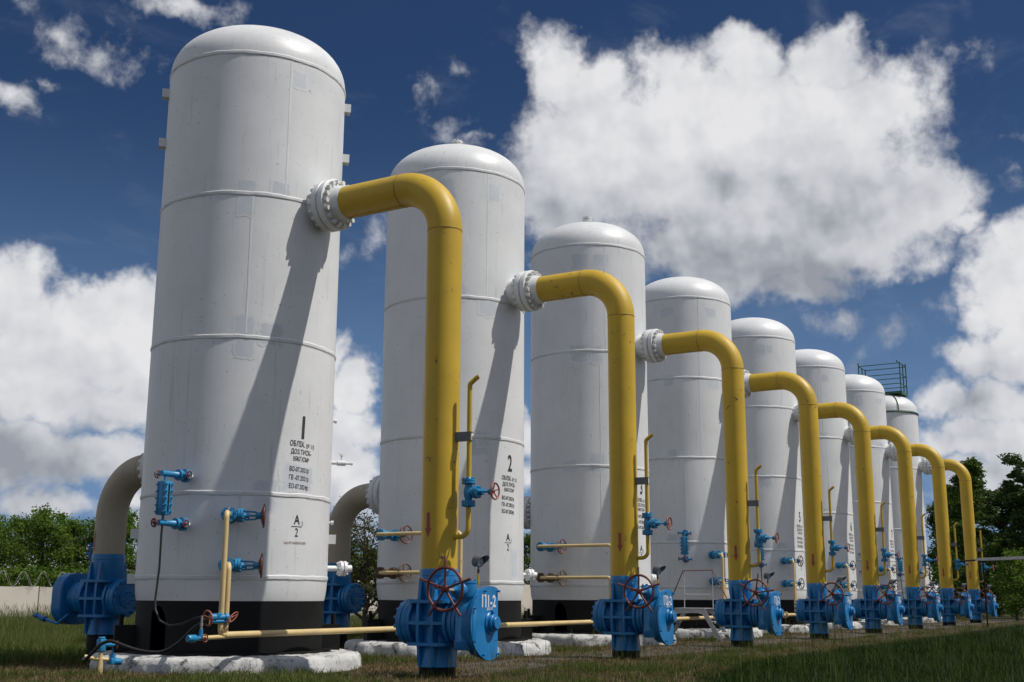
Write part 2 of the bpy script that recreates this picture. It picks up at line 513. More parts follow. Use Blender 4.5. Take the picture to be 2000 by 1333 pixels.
M['inkwhite'] = paint('white_stencil', (0.66, 0.68, 0.70), 0.6, 0.4, (0.3, 0.4, 0.5), 0.1, 12, 0)
M['dial'] = paint('dial_face', (0.62, 0.62, 0.58), 0.3, 0.1, (0.3, 0.3, 0.3), 0.05, 9, 0)
M['chrome'] = paint('bare_steel', (0.28, 0.27, 0.25), 0.4, 0.3, (0.1, 0.07, 0.05), 0.2, 12, 0.2)


def concrete(name, base, dark, amt, scale, bump=0.8, edge=0.5):
    m, nt, b = new_mat(name)
    tc = nd(nt, 'ShaderNodeTexCoord')
    oi = nd(nt, 'ShaderNodeObjectInfo')
    v = vmt(nt, 'ADD', tc.outputs['Object'], vmt(nt, 'SCALE', (37.0, 11.0, 53.0), scale=oi.outputs['Random']))
    n1 = noi(nt, v, scale, 8, 0.68, 0.6)
    n2 = noi(nt, v, scale * 6, 4, 0.6)
    f = rng(nt, mth(nt, 'ADD', n1, mth(nt, 'MULTIPLY', mth(nt, 'SUBTRACT', n2, 0.5), 0.35)), edge, edge + 0.16, 0, amt, smooth=True)
    c = mixc(nt, f, base, dark)
    c = mixc(nt, rng(nt, noi(nt, v, scale * 0.4, 3), 0.35, 0.7, 0, 0.35), c, tuple(0.6 * x for x in base))
    put(nt, b.inputs['Base Color'], c)
    b.inputs['Roughness'].default_value = 0.85
    bp = nd(nt, 'ShaderNodeBump')
    bp.inputs['Strength'].default_value = bump
    bp.inputs['Distance'].default_value = 0.02
    put(nt, bp.inputs['Height'], mth(nt, 'ADD', n1, mth(nt, 'MULTIPLY', n2, 0.4)))
    put(nt, b.inputs['Normal'], bp.outputs[0])
    return m


M['whitewash'] = concrete('whitewashed_concrete', (0.56, 0.56, 0.545), (0.07, 0.066, 0.06), 0.95, 3.6, 1.0, 0.50)
M['wall'] = concrete('wall_concrete', (0.60, 0.55, 0.475), (0.24, 0.21, 0.18), 0.6, 0.9, 0.4, 0.52)


def leaf_mat(name, c1, c2, c3, trans=0.35):
    m, nt, b = new_mat(name)
    geo = nd(nt, 'ShaderNodeNewGeometry')
    oi = nd(nt, 'ShaderNodeObjectInfo')
    r = geo.outputs['Random Per Island']
    r = mth(nt, 'FRACT', mth(nt, 'ADD', r, oi.outputs['Random']))
    ramp = nd(nt, 'ShaderNodeValToRGB')
    put(nt, ramp.inputs[0], r)
    cr = ramp.color_ramp
    cr.elements[0].color = c1 + (1,)
    cr.elements[1].color = c3 + (1,)
    e = cr.elements.new(0.6)
    e.color = c2 + (1,)
    put(nt, b.inputs['Base Color'], ramp.outputs[0])
    b.inputs['Roughness'].default_value = 0.55
    b.inputs['Specular IOR Level'].default_value = 0.10
    tr = nd(nt, 'ShaderNodeBsdfTranslucent')
    put(nt, tr.inputs[0], mixc(nt, 0.5, ramp.outputs[0], (c2[0] * 1.4, c2[1] * 1.5, c2[2] * 0.7)))
    mx = nd(nt, 'ShaderNodeMixShader')
    mx.inputs[0].default_value = trans
    nt.links.new(b.outputs[0], mx.inputs[1])
    nt.links.new(tr.outputs[0], mx.inputs[2])
    nt.links.new(mx.outputs[0], nt.nodes['Material Output'].inputs[0])
    return m


M['leaf'] = leaf_mat('deciduous_leaves', (0.062, 0.118, 0.018), (0.105, 0.180, 0.028), (0.155, 0.225, 0.040))
M['leafdark'] = leaf_mat('dark_leaves', (0.050, 0.090, 0.020), (0.082, 0.138, 0.030), (0.125, 0.185, 0.042))
M['leafred'] = leaf_mat('reddish_leaves', (0.050, 0.075, 0.020), (0.075, 0.090, 0.025), (0.105, 0.078, 0.026))
M['needle'] = leaf_mat('pine_needles', (0.034, 0.058, 0.020), (0.056, 0.094, 0.028), (0.092, 0.132, 0.040), 0.2)
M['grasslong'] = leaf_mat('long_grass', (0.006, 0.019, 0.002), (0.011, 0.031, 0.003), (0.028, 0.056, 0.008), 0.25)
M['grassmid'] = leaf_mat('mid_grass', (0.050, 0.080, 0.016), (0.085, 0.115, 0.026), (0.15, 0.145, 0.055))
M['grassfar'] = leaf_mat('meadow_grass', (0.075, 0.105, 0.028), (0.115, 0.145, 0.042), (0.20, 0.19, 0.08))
M['straw'] = leaf_mat('dry_straw', (0.085, 0.060, 0.030), (0.15, 0.105, 0.052), (0.25, 0.185, 0.10), 0.2)
M['bark'] = concrete('bark', (0.085, 0.065, 0.05), (0.03, 0.025, 0.02), 0.8, 4.0, 1.0)


def ground_mat():
    m, nt, b = new_mat('soil')
    tc = nd(nt, 'ShaderNodeTexCoord')
    v = tc.outputs['Object']
    n1 = noi(nt, v, 0.35, 6, 0.6, 0.4)
    n2 = noi(nt, v, 1.7, 6, 0.65)
    n3 = noi(nt, v, 14, 4, 0.7)
    n4 = noi(nt, v, 70, 3, 0.7)
    c = mixc(nt, rng(nt, n2, 0.35, 0.68), (0.050, 0.040, 0.030), (0.100, 0.078, 0.052))
    c = mixc(nt, rng(nt, n1, 0.46, 0.62, 0, 0.75, smooth=True), c, (0.060, 0.068, 0.026))
    c = mixc(nt, rng(nt, n3, 0.55, 0.75, 0, 0.6), c, (0.235, 0.180, 0.110))
    c = mixc(nt, rng(nt, n4, 0.58, 0.74, 0, 0.55), c, (0.030, 0.025, 0.020))
    put(nt, b.inputs['Base Color'], c)
    b.inputs['Roughness'].default_value = 0.95
    b.inputs['Specular IOR Level'].default_value = 0.15
    bp = nd(nt, 'ShaderNodeBump')
    bp.inputs['Strength'].default_value = 1.0
    bp.inputs['Distance'].default_value = 0.05
    put(nt, bp.inputs['Height'], mth(nt, 'ADD', n3, mth(nt, 'MULTIPLY', n4, 0.6)))
    put(nt, b.inputs['Normal'], bp.outputs[0])
    return m


M['soil'] = ground_mat()


def gravel_mat():
    m, nt, b = new_mat('gravel_track')
    tc = nd(nt, 'ShaderNodeTexCoord')
    v = tc.outputs['Object']
    n2 = noi(nt, v, 1.1, 6, 0.65)
    n3 = noi(nt, v, 22, 5, 0.75)
    c = mixc(nt, rng(nt, n2, 0.35, 0.65), (0.060, 0.053, 0.046), (0.105, 0.090, 0.070))
    c = mixc(nt, rng(nt, n3, 0.52, 0.72, 0, 0.75), c, (0.27, 0.23, 0.17))
    c = mixc(nt, rng(nt, n3, 0.28, 0.42, 0.7, 0), c, (0.035, 0.030, 0.025))
    put(nt, b.inputs['Base Color'], c)
    b.inputs['Roughness'].default_value = 0.95
    bp = nd(nt, 'ShaderNodeBump')
    bp.inputs['Strength'].default_value = 1.0
    bp.inputs['Distance'].default_value = 0.05
    put(nt, bp.inputs['Height'], n3)
    put(nt, b.inputs['Normal'], bp.outputs[0])
    return m


M['gravel'] = gravel_mat()

# ------------------------------------------------------------------ the ground
gm = MB()
gm.add([(-700, -700, 0), (900, -700, 0), (900, 900, 0), (-700, 900, 0)], [(0, 1, 2, 3)])
tag(gm.build('ground', M['soil'], smooth=0), kind='structure')
# worn gravel track between the tanks and the valves: an uneven sheet just above the soil
rnd = random.Random(4)
top, bot = [], []
for i in range(90):
    x = -9 + i * 0.85
    top.append((x, -2.45 + 0.25 * mnoise.noise((x * .5, 1, 0)) + 0.12 * mnoise.noise((x * 2, 7, 0)), 0.005))
    bot.append((x, -4.1 - 0.45 * mnoise.noise((x * .4, 3, 0)) - 0.15 * mnoise.noise((x * 2.2, 5, 0)), 0.005))
gm = MB()
gm.add(top + bot, [(i, i + 90, i + 91, i + 1) for i in range(89)])
tag(gm.build('gravel_track', M['gravel'], smooth=0), kind='structure')

#@
# ------------------------------------------------------------------ tanks
TANK = ['largest, nearest tank', 'tank numbered two', 'tank numbered three', 'tank behind the metal stile', 'tank numbered five', 'tank numbered six', 'tank numbered seven', 'tank with the green railing']
PIPE_AT = ['first yellow pipe from the left', 'second yellow pipe from the left', 'third yellow pipe from the left', 'fourth yellow pipe from the left',
           'fourth yellow pipe from the right', 'third yellow pipe from the right', 'second yellow pipe from the right', 'rightmost yellow pipe']
PN = [4.02, 3.96, 3.91, 3.82, 3.69, 3.60, 3.54, 3.47]         # distance of each vertical pipe from its tank's axis
PZ = [7.36, 7.31, 7.29, 7.28, 7.27, 7.26, 7.25, 7.22]         # height of each horizontal pipe
TR, ZT, DOME = 1.5, 10.717, 0.90
RP = 0.265


def seam_ring(z, seed, r=TR, w=0.072):
    mb = MB()
    prof = [(-.5, 0), (-.40, .007), (-.18, .012), (0, .007), (.2, .013), (.40, .007), (.5, 0)]
    seg = 168
    vs, fs = [], []
    k = len(prof)
    for i in range(seg):
        a = 2 * PI * i / seg
        zz = 0.010 * mnoise.noise((math.cos(a) * 4, math.sin(a) * 4, seed)) + 0.006 * mnoise.noise((math.cos(a) * 18, math.sin(a) * 18, seed))
        ww = w * (1 + 0.25 * mnoise.noise((math.cos(a) * 9, math.sin(a) * 9, seed + 5)))
        for (t, h) in prof:
            rr = r + 0.001 + h * (1 + 0.5 * mnoise.noise((math.cos(a) * 30, math.sin(a) * 30, seed + t)))
            vs.append((rr * math.cos(a), rr * math.sin(a), z + zz + t * ww))
    for i in range(seg):
        for j in range(k - 1):
            i2 = (i + 1) % seg
            fs.append((i * k + j, i2 * k + j, i2 * k + j + 1, i * k + j + 1))
    mb.add(vs, fs)
    n0 = len(fs)
    # a broken dark line where the old paint has cracked along the lower edge
    vs, fs = [], []
    for i in range(seg):
        a = 2 * PI * i / seg
        zz = 0.010 * mnoise.noise((math.cos(a) * 4, math.sin(a) * 4, seed)) + 0.012 * mnoise.noise((math.cos(a) * 14, math.sin(a) * 14, seed + 2))
        hh = max(0, 0.010 + 0.013 * mnoise.noise((math.cos(a) * 5, math.sin(a) * 5, seed + 8)))
        for q in (-1, 1):
            vs.append(((r + .0025) * math.cos(a), (r + .0025) * math.sin(a), z + zz - w * .52 + q * hh / 2))
    for i in range(seg):
        i2 = (i + 1) % seg
        fs.append((2 * i, 2 * i2, 2 * i2 + 1, 2 * i + 1))
    mb.add(vs, fs)
    me = mb.mesh('weld_seam', M['weld'], 60)
    me.materials.append(M['crack'])
    for p in me.polygons:
        if p.index >= n0: p.material_index = 1
    return me


def vert_seam(phi, z0, z1, seed):
    mb = MB()
    vs, fs = [], []
    n = int((z1 - z0) / 0.12) + 2
    prof = [(-.022, .0012), (-.014, .0032), (0, .0022), (.014, .0036), (.022, .0012)]
    for i in range(n):
        z = z0 + (z1 - z0) * i / (n - 1)
        j_ = 0.006 * mnoise.noise((z * 3, seed, 0))
        for (t, h) in prof:
            a = R(phi) + (t * (0.8 + .3 * mnoise.noise((z * 5, seed, 4))) + j_) / TR
            rr = TR + h
            vs.append((rr * math.sin(a), -rr * math.cos(a), z))
    k = len(prof)
    for i in range(n - 1):
        for j in range(k - 1):
            fs.append((i * k + j, i * k + j + 1, (i + 1) * k + j + 1, (i + 1) * k + j))
    mb.add(vs, fs)
    return mb.mesh('weld_seam', M['weld'], 60)


def wrap_patch(phi, z, w, h, seed, r=TR + 0.0025, name='paint_patch', mat=None):
    """an irregular repainted area lying on the shell"""
    nx, nz = 14, 14
    mb = MB()
    rim = []
    for k in range(56):
        a = 2 * PI * k / 56
        q = max(abs(math.cos(a)), abs(math.sin(a)))
        rr = (0.75 / q + 0.25) * (1 + 0.30 * mnoise.noise((math.cos(a) * 2.2, math.sin(a) * 2.2, seed)) + 0.10 * mnoise.noise((math.cos(a) * 9, math.sin(a) * 9, seed)))
        rim.append((math.cos(a) * rr, math.sin(a) * rr))
    vs, fs = [(r * math.sin(R(phi)), -r * math.cos(R(phi)), z)], []
    for ring in (0.33, 0.66, 1.0):
        for (x, y) in rim:
            a = R(phi) + x * ring * w / 2 / TR
            vs.append((r * math.sin(a), -r * math.cos(a), z + y * ring * h / 2))
    for k in range(56):
        k2 = (k + 1) % 56
        fs.append((0, 1 + k, 1 + k2))
        for j in range(2):
            fs.append((1 + j * 56 + k, 1 + (j + 1) * 56 + k, 1 + (j + 1) * 56 + k2, 1 + j * 56 + k2))
    mb.add(vs, fs)
    me = mb.mesh(name, mat or M['patch'], 60)
    at_ = me.attributes.new('fade', 'FLOAT', 'POINT')
    at_.data.foreach_set('value', [1.0] * 57 + [0.85] * 56 + [0.0] * 56)
    return me


def text_mesh(body, size, mat, name, sx=1.0, mapf=None, bold=0.0, spacing=1.0, subdiv=False):
    c = bpy.data.curves.new('t', 'FONT')
    c.body = body
    c.size = size
    c.align_x = 'CENTER'
    c.align_y = 'CENTER'
    c.offset = bold
    c.resolution_u = 3
    c.space_character = spacing
    t = bpy.data.objects.new('t', c)
    col.objects.link(t)
    dg = bpy.context.evaluated_depsgraph_get()
    dg.update()
    me = bpy.data.meshes.new_from_object(t.evaluated_get(dg))
    bpy.data.objects.remove(t)
    bpy.data.curves.remove(c)
    me.name = name
    for v in me.vertices:
        p = (v.co.x * sx, v.co.y)
        v.co = mapf(p[0], p[1])
    me.materials.clear()
    me.materials.append(mat)
    me.update()
    return me


def on_shell(phi, z, lift=0.005, tilt=0.0):
    def f(x, y):
        a = R(phi) + x / TR
        rr = TR + lift
        return Vector((rr * math.sin(a), -rr * math.cos(a), z + y + x * tilt))
    return f


def shell_mesh():
    mb = MB()
    prof = [(1.03, 1.30), (1.033, 1.462), (1.10, 1.478), (1.22, 1.492), (1.36, TR), (1.42, TR)]
    for i in range(1, 40):
        prof.append((1.42 + (ZT - DOME - 1.42) * i / 40, TR))
    # torispherical head
    for i in range(0, 17):
        t = PI / 2 * i / 17
        e = 2.25
        prof.append((ZT - DOME + DOME * math.sin(t) ** (2 / e), max(0.02, TR * math.cos(t) ** (2 / e))))
    prof.append((ZT, 0.02))
    mb.lathe(prof, seg=128)
    return mb.mesh('tank_shell', M['white'], 50)


def skirt_mesh():
    """black skirt with an arched opening"""
    mb = MB()
    seg = 168
    a0, aw, z0, z1 = -93.0, 6.3, 0.30, 0.96
    vs, fs = [], []

    def ring(zf, r):
        b = len(vs)
        for k in range(seg):
            p = -180 + 360 * k / seg
            d = phi_dir(p)
            vs.append((d.x * r, d.y * r, zf(p)))
        return b
    for r in (TR - 0.045, TR - 0.065):
        def inside(p): return abs(p - a0) < aw + 1e-6

        def arch(p):
            t = min(1, abs(p - a0) / aw)
            return 0.74 + (z1 - 0.74) * math.sqrt(max(0, 1 - t * t))
        rr = [ring(lambda p: 0.235, r), ring(lambda p: z0 if inside(p) else 0.30, r), ring(lambda p: arch(p) if inside(p) else 0.74, r), ring(lambda p: 1.03, r)]
        for j in range(3):
            for k in range(seg):
                p = -180 + 360 * (k + .5) / seg
                if j == 1 and abs(p - a0) < aw:
                    continue
                k2 = (k + 1) % seg
                fs.append((rr[j] + k, rr[j] + k2, rr[j + 1] + k2, rr[j + 1] + k))
    mb.add(vs, fs)
    # base ring
    mb.lathe([(0.235, 1.44), (0.235, 1.60), (0.285, 1.60), (0.29, 1.47)], seg=96, capa=False, capb=False)
    return mb.mesh('skirt', M['black'], 40)


def pad_mesh(seed, blocks):
    """rough whitewashed concrete ring, chipped along its edge"""
    mb = MB()
    seg = 220
    prof = [(1.2, .245), (1.6, .25), (1.9, .245), (2.00, .235), (2.055, .20), (2.07, .14), (2.075, .07), (2.08, -.06)]
    vs, fs = [], []
    k = len(prof)
    for i in range(seg):
        a = 2 * PI * i / seg
        c, s = math.cos(a), math.sin(a)
        q = 1.0
        if blocks:     # straight-sided kerb blocks
            m_ = (a / (2 * PI) * blocks) % 1.0 - 0.5
            q = (math.cos(PI / blocks) / math.cos(2 * PI / blocks * m_)) * 1.04
            q -= 0.03 * max(0, 1 - (0.5 - abs(m_)) * 22)
        lump = 0.05 * mnoise.noise((c * 3, s * 3, seed))
        for j, (r, z) in enumerate(prof):
            n_ = mnoise.fractal((c * 9 + seed, s * 9, z * 9), 0.8, 2.1, 5)
            chip = 0.0
            if 3 <= j <= 5: chip = 0.11 * max(0, mnoise.noise((c * 7, s * 7, seed + 9))) + 0.045 * n_
            rr = r * (q if j > 1 else 1) + lump * (j > 1) - chip + 0.022 * n_ * (j > 1)
            zz = z - (0.5 * chip if j in (3, 4) else 0) + 0.014 * n_ * (z > 0) + (0.014 * mnoise.noise((c * 2, s * 2, seed + 3)) if j > 1 and z > 0 else 0)
            vs.append((rr * c, rr * s, zz))
    for i in range(seg):
        for j in range(k - 1):
            i2 = (i + 1) % seg
            fs.append((i * k + j, i2 * k + j, i2 * k + j + 1, i * k + j + 1))
    mb.add(vs, fs)
    return mb.mesh('concrete_pad', M['whitewash'], 55)


def bolt_mesh(L, r, mat, name='bolt'):
    """stud along Z with a hexagon nut on both ends"""
    mb = MB()
    mb.lathe([(-L / 2, r * .62), (L / 2, r * .62)], seg=8)
    for s in (-1, 1):
        h0 = s * (L / 2 - r * 0.75)
        mb.lathe([(h0 - r * .75, r), (h0 + r * .75, r)], seg=6)
    return mb.mesh(name, mat, 30)


BOLT_W = bolt_mesh(0.40, 0.040, M['whitebolt'])
BOLT_B = bolt_mesh(0.075, 0.024, M['blue'])
YAX = Matrix.Rotation(R(-90), 4, 'X')       # turns a mesh made along +Z to +Y


def flange_bolts(parent, y, z, rad, n, me, x0=0.0, off=0.5):
    for k in range(n):
        a = 2 * PI * (k + off) / n
        obj('bolt', me, parent, mat4=Matrix.Translation((x0 + rad * math.cos(a), y, z + rad * math.sin(a))) @ YAX)


SHELL, SKIRT = shell_mesh(), skirt_mesh()
mb = MB(); mb.lathe([(-.22, .06), (.05, .06), (.05, .12), (.085, .12), (.09, .05), (.11, .12), (.15, .12), (.15, .07), (.175, .07)], (0, 0, ZT + 0.11), seg=20)
for k in range(8):
    a = 2 * PI * k / 8
    mb.lathe([(.02, .016), (.185, .016)], (0.095 * math.cos(a), 0.095 * math.sin(a), ZT + 0.11), seg=6)
TOPNOZ = mb.mesh('top_nozzle', M['whitebolt'])

SEAMS = {}
for z in (9.76, 7.38, 5.04, 2.63, 1.38, 7.06, 4.21): SEAMS[z] = [seam_ring(z, z + s) for s in (0, 40)]
PAT_A, PAT_B = (9.80, 7.38, 5.04, 2.63, 1.38), (9.80, 7.06, 4.21, 1.38)
SEAMS[9.80] = [seam_ring(9.80, 3 + s) for s in (0, 40)]
rnd = random.Random(11)
tanks = []
for i in range(8):
    t = tag(empty('gas_tank', (i * S, 0, 0)),
            ['tall white gas tank with a black figure one, largest of the row', 'tall white gas tank with a black figure two',
             'tall white gas tank whose black figure three is half hidden by a pipe', 'tall white gas tank standing behind the grey metal stile',
             'white gas tank with a black figure five', 'white gas tank with a black figure six', 'white gas tank with a black figure seven',
             'white gas tank with a green railing on its dome'][i], 'tank', 'row of white gas tanks')
    tanks.append(t)
    obj('tank_shell', SHELL, t)
    obj('skirt', SKIRT, t)
    patA = i in (0, 3, 4, 6)
    zs = PAT_A if patA else PAT_B
    for z in zs:
        obj('weld_seam', SEAMS[z][i % 2], t)
    edges_ = list(zs[::-1])
    ph = [-49, -26, -52, -30, -46]
    for j in range(len(edges_) - 1):
        pj = ph[(j + i) % 5] + (-22 if i >= 2 else 0) * (j % 2)
        if i == 0: pj = [-44, -27, -46, -26][j]
        obj('weld_seam', vert_seam(pj, edges_[j] + .05, edges_[j + 1] - .05, i * 7 + j), t)
    if i == 0:
        pts = [(-50, 7.50, .36, .22), (-50, 7.18, .30, .42), (-29, 7.52, .34, .26), (-47, 5.22, .36, .36), (-46, 4.86, .34, .36), (-31, 5.10, .46, .40), (-28, 2.72, .52, .30), (-30, 2.48, .42, .26),
               (-7, 2.90, .75, .50), (-12, 2.78, .5, .3), (-20, 9.45, .3, .34)]
    else:
        pts = []
        for z in zs[:-1]:
            for q in (ph[i % 5], ph[(i + 2) % 5] - 30):
                if rnd.random() < .85: pts.append((q + rnd.uniform(-6, 6), min(z + rnd.uniform(-.2, .1), 9.36), rnd.uniform(.3, .55), rnd.uniform(.3, .55)))
        if i == 1: pts += [(-35, 4.05, .5, .5), (2, 1.75, .3, .7)]
    for k, q in enumerate(pts):
        obj('paint_patch', wrap_patch(*q, seed=i * 13 + k * 3.7, r=TR + 0.0014 + 0.0005 * (k % 3)), t)
    if i in (1, 2): obj('top_nozzle', TOPNOZ, t)
    # front nozzle (yellow pipe) with its half of the flange, and the rear one
    fl = 1.66 if i == 0 else 1.74
    mb = MB()
    mb.lathe([(0, .345), (.12, .345), (.13, .30), (fl - 1.30, .30)], (0, -1.30, PZ[i]), (0, -1, 0), 48)
    nz = mb.build('nozzle', M['white'], t)
    mb = MB(); mb.lathe([(0, .41), (.01, .425), (.105, .425), (.115, .41), (.115, .38)], (0, -fl, PZ[i]), (0, -1, 0), 56)
    mb.build('nozzle_flange', M['white'], t)
    mb = MB(); mb.lathe([(0, .345), (.12, .345), (.13, .30), (.36, .30)], (0, 1.30, 3.24), (0, 1, 0), 40)
    mb.build('nozzle', M['white'], t)
    mb = MB(); mb.lathe([(0, .41), (.01, .425), (.105, .425), (.115, .41), (.115, .38)], (0, 1.64, 3.24), (0, 1, 0), 48)
    mb.build('nozzle_flange', M['white'], t)
    tag(obj('concrete_pad', pad_mesh(i * 3.3, 0 if i in (0, 3, 6) else 9), None, (i * S, 0, 0)), 'whitewashed concrete base slab under the ' + TANK[i], 'slab', 'concrete bases of the tanks')
    # anchor chair at the side of the skirt
    for pa in (-128, 52):
        d = phi_dir(pa)
        mb = MB()
        rot = Matrix.Rotation(math.atan2(d.y, d.x), 3, 'Z')
        mb.box(d * 1.60 + Vector((0, 0, 0.45)), (0.30, 0.30, 0.42), rot)
        mb.lathe([(0.6, .035), (0.82, .035)], d * 1.66, seg=10)
        mb.build('anchor_chair', M['black'], t)

# square clips welded on tank 1
for (pa, z) in [(-133, 9.52), (-131, 8.60), (47, 9.62), (46, 8.66), (44, 2.02), (-134, 2.06), (-134, 1.36)]:
    d = phi_dir(pa)
    mb = MB()
    mb.box(d * 1.555 + Vector((0, 0, z)), (0.12, 0.16, 0.15), Matrix.Rotation(math.atan2(d.y, d.x), 3, 'Z'))
    mb.build('clip', M['white'], tanks[0])
for (pa, z) in [(46, 3.99), (43, 2.29)]:
    d = phi_dir(pa)
    mb = MB(); mb.lathe([(1.48, .02), (1.53, .02), (1.53, .035), (1.57, .035)], (0, 0, z), d, 12)
    mb.build('plug', M['white'], tanks[0])
# white drain stub with a blind flange on the far side of the first three tanks
for i in range(3):
    d = phi_dir(58)
    b = Vector((0, 0, 1.56))
    mb = MB()
    mb.lathe([(1.45, .045), (1.78, .045), (1.78, .125), (1.825, .125), (1.825, .08)], b, d, 24)
    mb.lathe([(1.845, .08), (1.845, .125), (1.89, .125), (1.89, .06), (1.99, .06)], b, d, 24)
    q = Vector((d.y, -d.x, 0))
    for k in range(6):
        a = 2 * PI * k / 6
        mb.lathe([(1.75, .016), (1.92, .016)], b + q * (0.1 * math.cos(a)) + Vector((0, 0, 0.1 * math.sin(a))), d, 6)
    mb.build('drain_stub', M['white'], tanks[i])
# small white sampling cock on tank 1
d = phi_dir(50)
mb = MB()
b = Vector((0, 0, 3.30))
mb.lathe([(1.42, .03), (1.62, .03), (1.62, .045), (1.76, .045), (1.76, .022), (1.85, .022), (1.85, .03), (1.88, .03)], b, d, 12)
mb.lathe([(0.03, .014), (.12, .014), (.12, .03), (.14, .03)], b + d * 1.69, (0, 0, 1), 10)
mb.bbox(b + d * 1.69 + Vector((0, 0, .16)), (.13, .02, .015), .004)
mb.build('sampling_cock', M['white'], tanks[0])

# stencilled writing on the tanks
YEARS = {0: ('2021', '2021', '2024')}
for i in range(8):
    if i == 7: continue
    t = tanks[i]
    a0 = -5.0 if i != 0 else -6.0
    tl = -0.10
    if i == 0:
        mb = MB()
        vs = [on_shell(a0, 3.70, tilt=0.0)(x, y) for (x, y) in ((-.032, -.18), (.022, -.18), (.032, .18), (-.022, .18))]
        mb.add(vs, [(0, 1, 2, 3)])
        mb.build('number', M['ink'], t, smooth=0)
    else:
        obj('number', text_mesh(str(i + 1), .46, M['ink'], 'number', .62, on_shell(a0, 3.72), 0.010), t)
    for (s, z, sz, mt, sx, x0) in [('ОБЛІК.', 3.43, .118, 'ink', .74, -.085), ('№ %d/%d' % (i + 1, 3), 3.41, .098, 'inkgrey', .75, .185), ('ДОЗ.ТИСК-', 3.305, .105, 'ink', .74, 0), ('55КГ/СМ²', 3.195, .098, 'ink', .76, 0),
                                  ('ВО-07.2021р', 3.03, .102, 'ink', .70, -.03), ('ГВ -07.2021р', 2.90, .102, 'ink', .70, -.03), ('ЕО-07.2024р', 2.765, .102, 'ink', .70, -.03)]:
        obj('lettering', text_mesh(s, sz, M[mt], 'lettering', sx, on_shell(a0 - .5 + math.degrees(x0 / TR), z, tilt=-.03), 0.0015), t)
    obj('lettering', text_mesh('A', .205, M['ink'], 'lettering', .8, on_shell(a0 - 2, 2.255), .003), t)
    obj('lettering', text_mesh('3', .10, M['inkgrey'], 'lettering', .8, on_shell(a0 + 2.2, 2.20), 0), t)
    obj('lettering', text_mesh('2', .185, M['ink'], 'lettering', .75, on_shell(a0 - 2, 2.06), .001), t)
    mb = MB()
    mb.add([on_shell(a0 - 2, 2.155)(x, y) for (x, y) in ((-.1, -.006), (.1, -.006), (.1, .006), (-.1, .006))], [(0, 1, 2, 3)])
    mb.build('lettering', M['ink'], t, smooth=0)
    if i == 0:
        obj('lettering', text_mesh('Інв.№104000010089', .058, M['inkbrown'], 'lettering', .85, on_shell(a0 - 2.5, 1.905), 0), t)

# ------------------------------------------------------------------ yellow pipes in front
RB = 0.80


def pipe_path(y0, z, yv, zend, sgn):
    """horizontal run from y0, quarter bend, straight down at yv; sgn is the side (-1 front, +1 rear)"""
    pts = [Vector((0, y0, z)), Vector((0, y0 + sgn * 0.3 * abs(yv - sgn * RB - y0), z)), Vector((0, yv - sgn * RB, z))]
    c = Vector((0, yv - sgn * RB, z - RB))
    for k in range(1, 17):
        a = PI / 2 * k / 16
        pts.append(c + Vector((0, sgn * RB * math.sin(a), RB * math.cos(a))))
    z2 = z - RB
    for k in range(1, 9):
        pts.append(Vector((0, yv, z2 + (zend - z2) * k / 8)))
    return pts


def weld_bead(c, axis, r, mat, seed=0):
    mb = MB()
    mb.torus(c, axis, r, 0.0075, 44, 6)
    return mb.mesh('weld_bead', mat, 60)


def arrow_mesh(phi, z0, z1, up, r=RP + .003):
    """flat red flow arrow on the pipe"""
    def q(x, y):
        a = R(phi) + x / RP
        return Vector((r * math.sin(a), -r * math.cos(a), y))
    mb = MB()
    n = 6
    vs, fs = [], []
    L = z1 - z0
    hz = z0 + 0.14 if not up else z1 - 0.14
    s0, s1 = (hz, z1) if not up else (z0, hz)
    for x in (-.028, 0, .028):
        vs += [q(x, s0), q(x, s1)]
    fs += [(0, 2, 3, 1), (2, 4, 5, 3)]
    tip = z0 if not up else z1
    b = len(vs)
    vs += [q(-.058, hz), q(0, hz), q(.058, hz), q(0, tip)]
    fs += [(b, b + 1, b + 3), (b + 1, b + 2, b + 3)]
    mb.add(vs, fs)
    return mb.mesh('flow_arrow', M['arrow'], 0)


